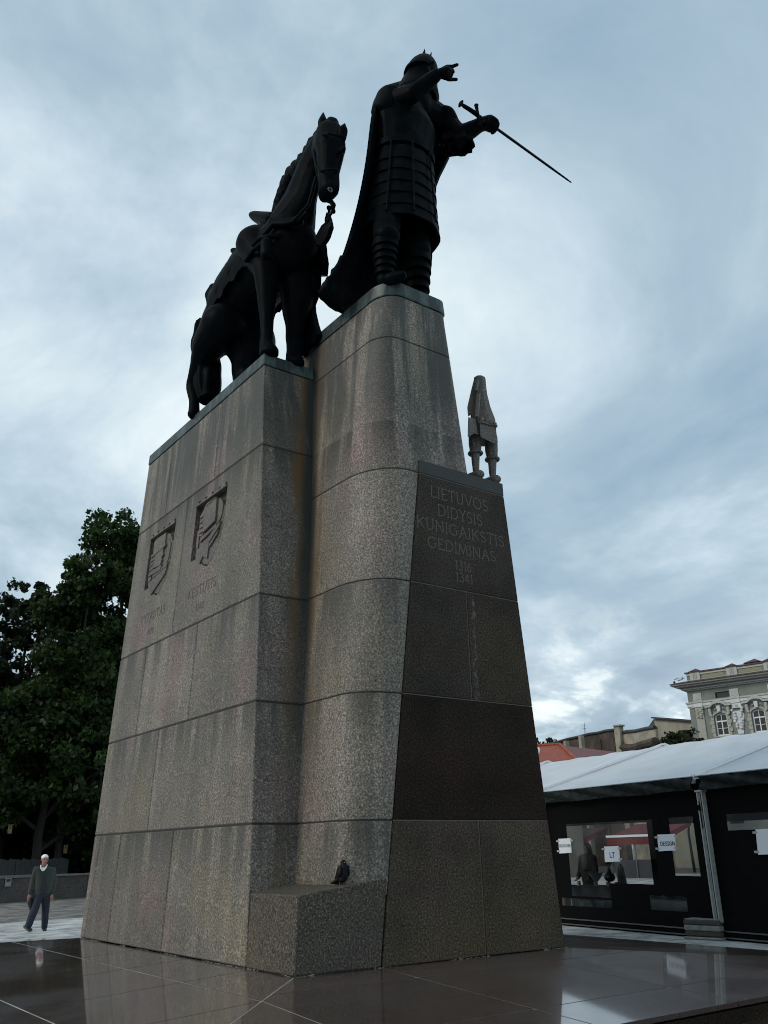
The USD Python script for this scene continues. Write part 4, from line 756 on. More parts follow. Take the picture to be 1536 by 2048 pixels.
# ---------------------------------------------------------------- the pigeon on the low block
B_ = lambda x, y, Y=.16: at(650 + x / 21.94, 1700 + y / 21.94, Y=Y)
PIG = plain('pigeon_feathers', (0.004, 0.004, 0.005), 0.6, var=0.6, scale=40, spec=.15)
pig = thing('pigeon', 'dark pigeon perched on the low granite block', 'bird', B_(640, 1480))
o_ = B_(640, 1480); o_[2] = zs(o_[0]) + .004
dz_ = o_[2] - B_(640, 1500)[2]
Bp = lambda x, y, Y=.16: B_(x, y, Y) + np.array([0, 0, dz_])
part(pig, 'body', flesh([m3.Manifold.batch_hull([blob(Bp(820, 800), (.052, .06, .06)), blob(Bp(800, 1080), (.055, .065, .07))]), m3.Manifold.batch_hull([blob(Bp(800, 1080), (.055, .065, .07)), blob(Bp(700, 1290), (.035, .04, .035))]), m3.Manifold.batch_hull([blob(Bp(810, 700), (.042, .045, .04)), blob(Bp(805, 510), .027)]), blob(Bp(805, 495), (.028, .03, .028))], .012, 4), PIG, smooth=60)
part(pig, 'tail', flesh([m3.Manifold.batch_hull([blob(Bp(680, 1180), (.03, .03, .03)), blob(Bp(300, 1440, .24), (.02, .02, .008)), blob(Bp(520, 1460, .22), (.02, .02, .008))])], .015, 2), PIG, smooth=60)
part(pig, 'wing', flesh([m3.Manifold.batch_hull([blob(Bp(640, 760), (.018, .04, .03)), blob(Bp(600, 1000), (.022, .045, .04)), blob(Bp(440, 1330, .22), .014)])], .014, 2), PIG, smooth=60)
part(pig, 'wing', flesh([m3.Manifold.batch_hull([blob(Bp(960, 740), (.018, .04, .03)), blob(Bp(985, 980), (.02, .045, .04)), blob(Bp(880, 1240, .22), .014)])], .014, 2), PIG, smooth=60)
part(pig, 'beak', trimesh.convex.convex_hull(np.vstack([circle_ring(Bp(850, 505, .14), [.007, 0, 0], [0, 0, .009], 6), [Bp(885, 540, .10)]])), plain('pale_beak', (.22, .20, .19), .5))
for x_ in (640, 780): part(pig, 'leg', tube([Bp(x_ + 20, 1290), Bp(x_, 1400), Bp(x_ - 6, 1490, .15)], [.010, .007, .006], 6), plain('bird_leg', (.10, .05, .045), .6) if x_ == 640 else '/World/Looks/bird_leg')

# ---------------------------------------------------------------- the man walking across the pale paving
Wm = lambda x, y, Y=15.0: at(30 + x / 10.78, 1690 + y / 10.78, Y=Y)
foot0 = Wm(470, 1880); zoff = -foot0[2]
W = lambda x, y, dy=0.0: Wm(x, y, 15.0 + dy) + np.array([0, 0, zoff])
SKIN = plain('skin', (.30, .135, .10), .55); NAVY = plain('navy_trousers', (.008, .012, .026), .8, var=.3, scale=14); KNIT = plain('dark_green_cardigan', (.030, .036, .031), .9, var=.35, scale=30, bump=.004); VEST = plain('dark_grey_knit', (.020, .023, .022), .9)
SHIRT = plain('white_shirt', (.62, .63, .62), .8); HAIR = plain('white_hair', (.80, .78, .76), .8, var=.15, scale=60); LEATHER = plain('black_leather', (.010, .010, .010), .45)
man_ = thing('person', 'white-haired man in dark cardigan and navy trousers walking across the pale paving', 'person', (foot0[0], 15.0, 0))
hd_ = W(638, 340)
hipL, hipR, knL, knR, anL, anR = W(520, 1090), W(665, 1090), W(408, 1440, -.05), W(655, 1430, .08), W(290, 1760, .02), W(630, 1790, .12)
sL, sR, eL_, eR_, wL, wR = W(455, 545), W(815, 560), W(372, 800, .05), W(848, 800, .03), W(310, 1075, -.02), W(795, 1070, -.08)
def handm(w, d, sgn):
    d = d / np.linalg.norm(d); sx = np.array([1.0, 0.15, 0]); out = [m3.Manifold.batch_hull([blob(w, .027, 10), blob(w + d * .075, (.038, .022, .03), 10)])]
    for k in range(4): b = w + d * .07 + sx * (-.027 + .018 * k); out.append(limb([b, b + d * .045 + np.array([0, -.008, 0]), b + d * (.078, .088, .084, .066)[k] + np.array([0, -.022, 0])], [.0095, .009, .008], 8))
    out.append(limb([w + d * .03 + sx * sgn * .03, w + d * .06 + sx * sgn * .045 + [0, -.012, 0], w + d * .09 + sx * sgn * .038 + [0, -.02, 0]], [.011, .010, .009], 8)); return out
bodym = flesh([m3.Manifold.batch_hull([blob(hd_ + [0, 0, .03], (.075, .095, .095)), blob(hd_ + [-.005, -.03, -.075], (.055, .06, .05))]), limb([hd_ + [0, .02, -.08], W(640, 520)], [.055, .06]), limb([hd_ + [-.01, -.09, .01], hd_ + [-.012, -.118, -.03]], [.014, .019], 8), blob(hd_ + [.078, .0, 0], (.014, .025, .032), 8), blob(hd_ + [-.078, .0, 0], (.014, .025, .032), 8),
               m3.Manifold.batch_hull([blob(W(570, 620), .06), blob(W(710, 620), .06), blob(W(570, 1040), .08), blob(W(650, 1040), .08)]), limb([hipL, knL, anL], [.08, .055, .04]), limb([hipR, knR, anR], [.08, .055, .04]), limb([sL, eL_, wL], [.045, .036, .025]), limb([sR, eR_, wR], [.045, .036, .025])]
              + handm(wL, np.array([-.12, -.1, -1.0]), 1) + handm(wR, np.array([.0, -.25, -1.0]), -1), .013, 3)
part(man_, 'body', bodym, SKIN, smooth=60)
for sx in (-1, 1): part(man_, 'eye', placed(sphere(.012, 1), frame(hd_ + [-.008 + sx * .032, -.088, .012], (1, 0, 0), (0, 1, 0), (0, 0, 1))), plain('dark_eye', (.02, .015, .012), .3) if sx < 0 else '/World/Looks/dark_eye')
part(man_, 'mouth', box(*(hd_ + [-.035, -.105, -.064]), *(hd_ + [.015, -.085, -.054])), plain('lips', (.20, .07, .06), .5))
part(man_, 'hair', tri(m3.Manifold.batch_hull([blob(hd_ + [0, .01, .066], (.082, .098, .070)), blob(hd_ + [.02, .055, -.02], (.070, .055, .06))]) - m3.Manifold.batch_hull([blob(hd_ + [-.015, -.10, -.035], (.078, .075, .085)), blob(hd_ + [-.03, -.2, -.04], (.10, .075, .10))])), HAIR, smooth=60)
part(man_, 'cardigan', flesh([m3.Manifold.batch_hull([blob(sL + [.03, 0, 0], (.075, .09, .07)), blob(sR - [.03, 0, 0], (.075, .09, .07)), blob(W(640, 520), (.09, .08, .05)), blob(W(560, 760), (.15, .13, .1)), blob(W(720, 760), (.15, .13, .1))]), m3.Manifold.batch_hull([blob(W(560, 760), (.15, .13, .1)), blob(W(710, 760), (.15, .13, .1)), blob(W(500, 1090), (.11, .12, .03)), blob(W(690, 1060), (.12, .12, .03))]),
      limb([sL, eL_, wL + [0, 0, .02]], [.075, .062, .046]), limb([sR, eR_, wR + [0, 0, .02]], [.075, .062, .048]), m3.Manifold.batch_hull([blob(W(420, 1000), .05), blob(W(385, 1140), .035)])], .03, 3, .006, 3, 9), KNIT, smooth=60)
part(man_, 'jumper_front', flesh([m3.Manifold.batch_hull([blob(W(625, 600, -.12), (.055, .02, .03)), blob(W(600, 980, -.12), (.09, .02, .03)), blob(W(650, 980, -.12), (.06, .02, .03))])], .03, 2), VEST, smooth=60)
part(man_, 'shirt', flesh([m3.Manifold.batch_hull([blob(W(580, 510, -.07), .014, 8), blob(W(650, 510, -.07), .014, 8), blob(W(600, 575, -.135), .012, 8)])], .02, 1), SHIRT, smooth=60)
part(man_, 'collar', tube([W(556, 455, -.03), W(558, 520, -.09), W(600, 575, -.125)], .018, 8), SHIRT, smooth=60); part(man_, 'collar', tube([W(690, 440, -.03), W(668, 500, -.09), W(610, 575, -.125)], .018, 8), SHIRT, smooth=60)
part(man_, 'trousers', flesh([m3.Manifold.batch_hull([blob(hipL, (.11, .13, .09)), blob(hipR, (.11, .13, .09)), blob(W(600, 1000), (.13, .12, .05))]), limb([hipL, knL, anL + [0, 0, .01]], [.115, .10, .085]), limb([hipR, knR, anR], [.115, .09, .075])], .03, 3, .006, 6, 8), NAVY, smooth=60)
part(man_, 'shoe', flesh([m3.Manifold.batch_hull([blob(W(330, 1850, -.08), (.05, .06, .04)), blob(W(215, 1775, .10), (.045, .05, .04)), blob(W(300, 1865, -.14), (.04, .04, .025))])], .02, 2), LEATHER, smooth=60)
part(man_, 'shoe', flesh([m3.Manifold.batch_hull([blob(W(635, 1830, .10), (.05, .07, .045)), blob(W(635, 1858, -.06), (.045, .05, .028))])], .02, 2), LEATHER, smooth=60)
single('shoulder_bag', flesh([m3.Manifold.batch_hull([blob(W(325, 1165, -.03), .025, 8), blob(W(285, 1270, -.03), .025, 8), blob(W(335, 1420, -.03), .025, 8), blob(W(375, 1400, .02), .025, 8), blob(W(375, 1190, .02), .025, 8)]), limb([wL + [-.005, -.01, -.07], W(330, 1180, -.02)], [.012, .012], 8)], .02, 1), LEATHER, "small black bag hanging from the white-haired man's hand", 'bag', smooth=60)

# ---------------------------------------------------------------- left background: low wall, boards, trees
wdir = np.array([.9016, .4326, 0]); wn = np.array([wdir[1], -wdir[0], 0])
wall = thing('low_wall', 'long low wall of dark stone panels with a flat coping along the park', 'wall', (4.85, 31.49, 0), rot=math.atan2(wdir[1], wdir[0]))
WALLM = granite('dark_wall_stone', (0.040, 0.037, 0.033), (.014, .013, .012), (.070, .065, .058), streaks=False, rust=False, grain=20, mott=.3)
COPING = plain('wall_coping', (.10, .095, .085), .5, var=.25, scale=4)
for k in range(-12, 20):
    x0 = k * 2.9 - 1.2
    part(wall, 'wall_panel', box(x0 + .008, 0, 0, x0 + 2.892, .45, .93), WALLM, local=True)
    part(wall, 'coping_stone', box(x0 + .006, -.04, .932, x0 + 2.894, .49, 1.01 if k % 3 else 1.03), COPING, local=True)
pl = at(11, 1768, Y=31.7); pl_s = (pl - wall.base) @ wdir
plate_ = thing('wall_plate', 'small grey metal plate fixed to the low dark wall', 'plate', wall.base + wdir * pl_s, rot=wall.rot)
part(plate_, 'plate', box(-.15, -.035, .62, .15, -.005, .97), plain('grey_metal', (.20, .21, .20), .4, .5), local=True)
part(plate_, 'vent', box(-.10, -.045, .80, .10, -.036, .90), MORTAR_DARK, local=True); part(plate_, 'frame', box(-.17, -.02, .60, .17, -.002, .99), MORTAR_DARK, local=True)
BOARD = plain('grey_green_board', (.024, .029, .025), .6, var=.35, scale=6)
fen = thing('board_fence', 'low grey-green board fence standing behind the dark wall under the trees', 'fence', wall.base + wn * -4.0, rot=wall.rot)
for k in range(-4, 6):
    x0 = -2.5 + k * 1.62
    for j in range(9): part(fen, 'board', box(x0 + j * .175, 0, .45 + .02 * ((j * 7 + k) % 3), x0 + j * .175 + .155, .03, 1.62 + .03 * ((j * 5 + k) % 3) - (.12 if k % 4 == 2 else 0)), BOARD, local=True)
    part(fen, 'rail', box(x0 - .03, .035, .7, x0 + 1.6, .08, .8), BOARD, local=True); part(fen, 'post', box(x0 - .05, .03, 0, x0 + .0, .1, 1.66), BOARD, local=True)

def leafmat(name, c, c2):
    return MAT(name, {'g': ('geometry', {}), 'n': ('noise_texture', {'scale': 0.55, 'detail': 2.0}), 'r': ('rgb_ramp', {'ramp': [(0.32, c), (0.68, c2)]}), 'i': ('map_range', {'to_min': 0.6, 'to_max': 1.45}), 'iv': ('combine_xyz', {}), 'x': ('mix_color', {'blend_type': 'multiply', 'fac': 1.0}),
        'p': ('principled_bsdf', {'roughness': 0.55, 'specular_ior_level': 0.25}), 't': ('translucent_bsdf', {}), 'm': ('mix_closure', {'fac': 0.30})},
        [('g.position', 'n.vector'), ('n.fac', 'r.fac'), ('g.random_per_island', 'i.value'), ('i.result', 'iv.x'), ('i.result', 'iv.y'), ('i.result', 'iv.z'), ('r.color', 'x.a'), ('iv.vector', 'x.b'), ('x.result', 'p.base_color'), ('x.result', 't.color'), ('p.BSDF', 'm.closure1'), ('t.BSDF', 'm.closure2')], surface='m.closure')
LEAF1 = leafmat('maple_leaves', (0.011, 0.028, 0.007), (0.042, 0.088, 0.016)); LEAF2 = leafmat('dark_leaves', (0.010, 0.020, 0.009), (0.024, 0.046, 0.015)); LEAF3 = leafmat('red_brown_leaves', (0.035, 0.014, 0.010), (0.05, 0.026, 0.012)); LEAF4 = leafmat('ivy_green_leaves', (0.016, 0.028, 0.010), (0.040, 0.056, 0.02))
BARK = plain('bark', (.018, .015, .012), .9, var=.4, scale=6, bump=.02)
def leaves(rng, centres, radii, per, size):
    """Leaf-sized folded diamonds spread through clumps."""
    n = len(centres) * per; c = np.repeat(centres, per, 0); r = np.repeat(radii, per)
    d = rng.normal(size=(n, 3)); d /= np.linalg.norm(d, axis=1, keepdims=True); p = c + d * (r * rng.random(n) ** .45)[:, None] * [1, 1, .72]
    a = rng.normal(size=(n, 3)) + [0, 0, -.35]; a /= np.linalg.norm(a, axis=1, keepdims=True); b = np.cross(a, rng.normal(size=(n, 3)) * [.6, .6, 1]); b /= np.linalg.norm(b, axis=1, keepdims=True) + 1e-9
    s = size * (.6 + .8 * rng.random(n))[:, None]; nn = np.cross(a, b)
    V = np.stack([p - a * s * .5, p + b * s * .42 + nn * s * .10, p + a * s * .55, p - b * s * .42 + nn * s * .10], 1).reshape(-1, 3)
    i = np.arange(n)[:, None] * 4; F = np.concatenate([i + [0, 1, 2], i + [0, 2, 3]], 1).reshape(-1, 3)
    return trimesh.Trimesh(V, F, process=False)
def tree(name, label, base, h, rad, leaf, seed, zlow=.3, nclump=420, per=60, size=.34, clump=.95, group=None, trunk_r=.28, lobes=7, cat='tree', clips=None):
    rng = np.random.default_rng(seed); base = np.asarray(base, float); t = thing(name, label, cat, base, group)
    tops = []; wood = [tube([base + [0, 0, -.1], base + [rng.normal() * .15, rng.normal() * .15, h * .25], base + [rng.normal() * .3, rng.normal() * .3, h * .55], base + [rng.normal() * .5, rng.normal() * .5, h * .85]], [trunk_r, trunk_r * .75, trunk_r * .5, trunk_r * .12], 10)]
    L = []
    for k in range(lobes):                                          # crown = several lobes round limbs of different height
        a = k * 2.399 + rng.random(); zz = h * (zlow + (0.92 - zlow) * ((k + .6) / lobes)); rr = rad * (.62 * (1 - ((zz / h - zlow) / (1 - zlow)) ** 2) + .10)
        c = base + [rr * math.cos(a), rr * math.sin(a), zz]; L.append((c, rad * (.34 + .22 * rng.random())))
        st = base + [0, 0, zz * .62]; wood.append(tube([st, (st + c) / 2 + [0, 0, .3], c, c + [math.cos(a) * rad * .2, math.sin(a) * rad * .2, h * .05]], [trunk_r * .42, trunk_r * .3, trunk_r * .18, trunk_r * .05], 7))
    L.append((base + [0, 0, h * .86], rad * .36)); L.append((base + [0, 0, h * .6], rad * .45))
    C, Rr = [], []
    while len(C) < nclump:
        c, r = L[rng.integers(len(L))]; d = rng.normal(size=3); d /= np.linalg.norm(d); p = c + d * r * (.35 + .75 * rng.random() ** .6) * [1, 1, .8]
        if p[2] > h * zlow * .55: C.append(p); Rr.append(clump * (.45 + .75 * rng.random()))
    C, Rr = np.array(C), np.array(Rr)
    for c in C[::9]: 
        l = L[int(np.argmin([np.linalg.norm(c - q[0]) for q in L]))][0]; wood.append(tube([l, (l + c) / 2 + [0, 0, .15], c], [trunk_r * .13, trunk_r * .08, trunk_r * .03], 5))
    part(t, 'trunk', join(*wood), BARK, smooth=50)
    part(t, 'crown', leaves(rng, C, Rr, per, size), leaf)
    return t
polar = lambda az, d: np.array([EYE[0] + d * math.cos(math.radians(az)), EYE[1] + d * math.sin(math.radians(az)), 0])
PG = None
tree('park_tree', 'tallest bright green maple, rising behind the left edge of the pedestal', polar(70.2, 52), 21.3, 4.6, LEAF1, 11, .20, 560, 62, .25, .68, lobes=10)
tree('park_tree', 'mid-height maple between the tallest maple and the sparse dark tree', polar(73.0, 50), 17.9, 3.3, LEAF1, 21, .25, 380, 60, .24, .66, lobes=8, trunk_r=.2)
tree('park_tree', 'sparse dark tree with sky showing through, left of the tallest maple', polar(76.2, 54), 16.9, 4.6, LEAF2, 12, .36, 270, 56, .25, .62, lobes=9)
tree('park_tree', 'dark tree at the left edge of the park, its crown lowest', polar(81.5, 53), 15.0, 5.0, LEAF2, 13, .30, 330, 60, .25, .68, lobes=9)
tree('park_tree', 'green tree hidden mostly behind the pedestal', polar(65.5, 56), 19.0, 5.5, LEAF1, 14, .25, 420, 50, .36, .95)
tree('park_tree', 'low spreading maple with bright lower boughs behind the low wall', polar(74.0, 49), 10.5, 4.8, LEAF1, 15, .25, 480, 70, .25, .80, lobes=6)
tree('park_tree', 'short dark understorey tree behind the board fence', polar(79.0, 56), 9.5, 5.2, LEAF2, 16, .16, 520, 60, .34, .95, lobes=6)
tree('park_tree', 'short dark understorey tree close to the pedestal edge', polar(70.0, 57), 9.5, 5.4, LEAF2, 17, .14, 520, 60, .34, .95, lobes=6)
rng = np.random.default_rng(77)
cc = np.array([polar(63 + 27 * rng.random(), 66 + 14 * rng.random()) + [0, 0, .5 + 9.5 * rng.random() ** 1.1] for _ in range(1500)])
single('far_wood', leaves(rng, cc, 1.3 + .8 * rng.random(1500), 40, .55), LEAF2, kind='stuff')
for (px_, py_, d_, lab) in ((20, 1658, 47, 'small yellow box hung among the dark trees at the left'), (131, 1698, 50, 'small pale yellow box hung low beside the pedestal edge')):
    d = ray(px_, py_); k = d_ / np.hypot(d[0], d[1]); p = EYE + d * k
    bx = thing('nest_box', lab, 'nest box', p, rot=math.radians(75 - 90)); YB = plain('yellow_box_%d' % d_, (.16, .13, .035), .6)
    part(bx, 'box', box(-.09, -.08, -.20, .09, .08, .16), YB, local=True); part(bx, 'lid', box(-.12, -.11, .165, .14, .10, .19), YB, local=True); part(bx, 'entrance', placed(trimesh.creation.cylinder(.035, .02), frame((0, -.083, .06), (1, 0, 0), (0, 0, 1), (0, -1, 0))), MORTAR_DARK, local=True)

# ---------------------------------------------------------------- right: event tent
TP = np.array([10.2, 1.75, 0.0]); tu = np.array([.1302, .9915, 0]); tw = np.array([tu[1], -tu[0], 0]); TR = math.atan2(tw[1], tw[0])
def TL(px, py, x):
    """Local tent coordinates (inward, along, up) of a measured direction on the plane x inside the front line."""
    d = ray(px, py); o = TP + tw * x; p = EYE + ((o - EYE) @ tw) / (d @ tw) * d; return np.array([(p - TP) @ tw, (p - TP) @ tu, p[2]])
PVC = MAT('white_tent_skin', {'g': ('geometry', {}), 'n': ('noise_texture', {'scale': 1.2, 'detail': 4.0}), 'r': ('rgb_ramp', {'ramp': [(.3, (.40, .415, .43)), (.7, (.50, .515, .53))]}), 'p': ('principled_bsdf', {'roughness': .30, 'specular_ior_level': .5})}, [('g.position', 'n.vector'), ('n.fac', 'r.fac'), ('r.color', 'p.base_color')])
BLACK = plain('black_tent_cloth', (.0035, .0035, .0035), .8, spec=.08); BLACKGREEN = plain('black_green_curtain', (.004, .008, .007), .55, spec=.2)
ALU = plain('pale_aluminium', (.36, .38, .36), .42, .35, var=.2, scale=9); ALUD = plain('grey_aluminium', (.16, .20, .18), .5, .3)
CLEAR = MAT('clear_window_sheet', {'f': ('fresnel', {'IOR': 1.45}), 'fm': ('math', {'math_type': 'multiply_add', 'value2': 0.55, 'value3': 0.0}), 't': ('transparent_bsdf', {'color': (.54, .565, .56)}), 'gl': ('glossy_bsdf', {'color': (.9, .9, .9), 'roughness': .07}), 'g': ('geometry', {}), 'n': ('noise_texture', {'scale': 3.0, 'detail': 3.0}), 'b': ('bump', {'strength': .05, 'distance': .02}), 'm': ('mix_closure', {})},
            [('f.fac', 'fm.value1'), ('fm.value', 'm.fac'), ('t.BSDF', 'm.closure1'), ('gl.BSDF', 'm.closure2'), ('g.position', 'n.vector'), ('n.fac', 'b.height'), ('b.normal', 'gl.normal')], surface='m.closure')
RAILW = plain('white_rail', (.80, .81, .82), .35)
tent = thing('event_tent', 'long white-roofed event tent with black walls and clear windows beside the platform', 'tent', TP, rot=TR)
EZ, RZ, RX = 2.95, 4.20, 4.30
BAYS = [(-10, -5), (-5, 0), (0, 5), (5, 10), (10, 15)]
for y0, y1 in BAYS:
    for sgn in (0, 1):
        rows_ = []
        for i in range(15):
            a = i / 14; x = a * RX - .10 * (1 - a); z = EZ + (RZ - EZ) * a - .03
            r_ = []
            for j in range(25):
                b = j / 24; y = y0 + .03 + (y1 - y0 - .06) * b
                sag = -.06 * math.sin(PI * b) * math.sin(PI * a) + min(1, a * 5) * .045 * math.sin(b * 8 + a * 6 + y0) * math.sin(PI * a) * math.sin(PI * b) + min(1, a * 5) * .030 * math.sin((b - a * .8) * 19 + y0 * 2) * math.sin(PI * b) * (1 - .5 * a) + min(1, a * 4) * .010 * math.sin((b + a * 1.5) * 41 + y0) * math.sin(PI * b)
                r_.append(((x if not sgn else 2 * RX - x), y, z + sag))
            rows_.append(r_)
        part(tent, 'roof_sheet', thick(rows_, .012), PVC, smooth=60, local=True)
for y in (-10, -5, 0, 5, 10, 15):
    for sgn in (0, 1):
        X = lambda x: x if not sgn else 2 * RX - x
        for o in (-.05, .05): part(tent, 'keder_rail', bar((X(-.14), y + o, EZ - .015), (X(RX), y + o, RZ + .03), .016, .04), RAILW, local=True)
        part(tent, 'rafter', bar((X(0), y, EZ - .16), (X(RX), y, RZ - .12), .08, .14), ALUD, local=True)
        x = X(0.0)
        if sgn == 0:
            part(tent, 'tent_post', join(box(-.055, y - .07, .30, .05, y - .048, 2.62), box(-.055, y + .048, .30, .05, y + .07, 2.62), box(-.02, y - .047, .30, .05, y + .047, 2.62)), ALU, local=True)
            part(tent, 'post_groove', box(-.024, y - .012, .31, -.021, y + .006, 2.6), MORTAR_DARK, local=True)
            part(tent, 'post_bracket', box(-.07, y - .10, 2.625, .06, y + .10, 2.66), ALU, local=True); part(tent, 'post_bracket', box(-.05, y - .05, 2.665, .06, y + .05, 2.86), BLACK, local=True); part(tent, 'post_bracket', box(-.085, y - .12, 2.865, .06, y + .10, 2.888), ALU, local=True)
            part(tent, 'post_cap', tube([(-.16, y - .05, 2.93), (-.20, y - .055, 2.90), (-.16, y - .06, 2.84)], .014, 6), PVC, local=True)
            part(tent, 'tension_strap', join(box(-.062, y + .008, 1.95, -.058, y + .030, 2.45), box(-.085, y - .0, 2.28, -.057, y + .045, 2.38)), BLACK, local=True)
        else: part(tent, 'tent_post', box(x - .05, y - .06, 0, x + .05, y + .06, 2.9), ALUD, local=True)
wins = {(-5, 0): [(-3.6, -.46, 1.90, 2.19)], (0, 5): [(1.48, 4.25, .92, 2.17), (.36, 1.02, 1.09, 2.185), (.80, 1.81, .44, .715), (2.95, 4.62, .42, .58), (2.95, 4.25, .63, .92)], (-10, -5): [(-9.4, -5.5, .95, 2.18)]}
for (y0, y1), wl_ in wins.items():
    wp = sbox(y0 + .02, .40, y1 - .02, 2.80)
    for a, b, c, d in wl_: wp = wp.difference(sbox(a, c, b, d))
    part(tent, 'wall_panel', placed(extrude(wp, .012), frame((.072, 0, 0), (0, 1, 0), (0, 0, 1), (1, 0, 0))), BLACK, local=True)
    for a, b, c, d in wl_:
        rows_ = [[(.078 + .004 * math.sin(4 * y + 2 * z) + .0015 * math.sin(11 * y - 5 * z), y, z) for y in np.linspace(a + .002, b - .002, 26)] for z in np.linspace(c + .002, d - .002, 12)]
        part(tent, 'clear_window', loft([r__[::-1] for r__ in rows_], False, False), CLEAR, smooth=60, local=True)
    # gathered black curtain under the eave and the skirting rails
    cur = [[(-.10 + .05 * math.sin(k * 1.1 + y * 5) * (1 - abs(z - 2.78) / .25) + .025 * math.sin(y * 21 + z * 9 + k) , y, z + (.012 * math.sin(y * 3.3 + k) if k else 0)) for y in np.linspace(y0 + .09, y1 - .09, 90)] for k, z in enumerate((2.905, 2.88, 2.83, 2.78, 2.73, 2.69, 2.66))]
    part(tent, 'gathered_curtain', thick(cur, .02), BLACKGREEN, smooth=50, local=True)
    part(tent, 'skirting', box(.05, y0 + .03, .0, .065, y1 - .03, .42), BLACK, local=True)
    for zz in (.14, .03): part(tent, 'skirting_rail', box(.02, y0 + .08, zz, .048, y1 - .08, zz + .022), plain('dull_rail', (.10, .10, .10), .5, .3) if 'dull_rail' not in names and not names.update({'dull_rail': 1}) else '/World/Looks/dull_rail', local=True)
for (y0, y1), wl_ in {(-10, -5): [(-9.6, -5.4, .6, 2.3)], (-5, 0): [(-4.6, -.4, 1.7, 2.35)], (0, 5): [(.4, 4.6, .5, 2.3)], (5, 10): [(5.4, 9.6, .5, 2.3)], (10, 15): [(10.3, 14.7, .4, 2.4)]}.items():
    wp = sbox(y0 + .02, .02, y1 - .02, 2.9)
    for a, b, c, d in wl_: wp = wp.difference(sbox(a, c, b, d))
    part(tent, 'back_wall_panel', placed(extrude(wp, .012), frame((8.5, 0, 0), (0, 1, 0), (0, 0, 1), (1, 0, 0))), BLACK, local=True)
part(tent, 'tent_floor', box(.08, -9.98, .0, 8.48, 14.98, .06), plain('dark_flooring', (.012, .012, .013), .7), local=True)
part(tent, 'end_wall', box(.1, 14.96, .05, 8.4, 14.975, 2.9), BLACK, local=True)
# weight under the post
CONC = plain('concrete', (.22, .21, .19), .8, var=.3, scale=9, bump=.004); CONCD = plain('damp_concrete', (.055, .052, .045), .8, var=.3, scale=9)
bal = thing('concrete_weight', 'stack of square concrete slabs weighing down the tent post', 'concrete weight', (10.38, 2.08, 0), rot=math.atan2(.11, .72))
for k, (z0, z1, w_, m_) in enumerate(((.0, .045, .76, CONC), (.055, .145, .70, CONCD), (.150, .245, .72, CONC), (.250, .335, .72, CONCD))):
    b_ = hexa([(-w_ / 2, -w_ / 2, z0), (w_ / 2, -w_ / 2, z0), (w_ / 2, w_ / 2, z0), (-w_ / 2, w_ / 2, z0), (-w_ / 2, -w_ / 2, z1), (w_ / 2, -w_ / 2, z1), (w_ / 2, w_ / 2, z1), (-w_ / 2, w_ / 2, z1)], .018)
    part(bal, 'slab', b_, m_, local=True)
part(bal, 'slab', hexa([(-.34, -.34, .336), (.34, -.34, .336), (.34, .34, .336), (-.34, .34, .336), (-.34, -.34, .352), (.34, -.34, .352), (.34, .34, .352), (-.34, .34, .352)], .006), CONC, local=True)
# paper notices taped to the tent
PAPER = plain('white_paper', (.78, .80, .84), .7); TAPE = plain('masking_tape', (.42, .40, .36), .7); INK = plain('black_ink', (.012, .012, .016), .6)
def notice(label, cs, text, th, tapes, off=(0, 0)):
    cs = [np.array([.045, TL(x, y, .045)[1], TL(x, y, .045)[2]]) for x, y in cs]              # tl, tr, br, bl
    c = np.mean(cs, 0); n = thing('paper_notice', label, 'paper notice', TP + tw * c[0] + tu * c[1] + np.array([0, 0, c[2]]), rot=TR)
    L = [p - c for p in cs]; back = [p + [.004, 0, 0] for p in L]
    part(n, 'paper', trimesh.convex.convex_hull(np.array(L + back)), PAPER, local=True)
    if text:
        tm = meshkit.text_mesh(text, th, .0012, bold=True); b = tm.bounds; tm.apply_translation((-(b[0] + b[1]) / 2)[:3] * [1, 1, 0])
        # reads left to right as seen from outside: +x of the text runs along -u
        part(n, 'lettering', placed(tm, frame((-.0015, -off[0], off[1]), (0, -1, 0), (0, 0, 1), (-1, 0, 0))), INK, local=True)
    for i, sg in tapes:
        p = L[i]; part(n, 'tape', box(-.004, p[1] - sg * .03, p[2] + (-.07 if i < 2 else .03), -.0015 if False else -.0005, p[1] + sg * .075, p[2] + (-.03 if i < 2 else .07)), TAPE, local=True)
za = lambda x, y: (1060 + x / 3.227, 1560 + y / 3.227)
notice('paper notice lettered DISCOVER, leftmost on the tent window', [za(182, 380), za(262, 375), za(268, 470), za(189, 474)], 'DISCOVER', .060, [(0, 1), (1, -1), (3, 1)], (.0, 0.0))
notice('paper notice lettered LT, above the vase', [za(477, 430), za(573, 425), za(582, 526), za(484, 530)], 'LT', .105, [(0, 1), (1, -1), (2, -1)], (.01, -.02))
notice('paper notice lettered DESIGN, between two clear windows', [za(820, 353), za(936, 347), za(942, 455), za(830, 460)], 'DESIGN', .076, [(0, 1), (1, -1), (2, -1), (3, 1)], (.02, -.02))
notice('larger blank paper notice right of the tent post', [za(1455, 320), za(1560, 313), za(1580, 478), za(1472, 483)], None, 0, [(0, 1), (3, 1)])
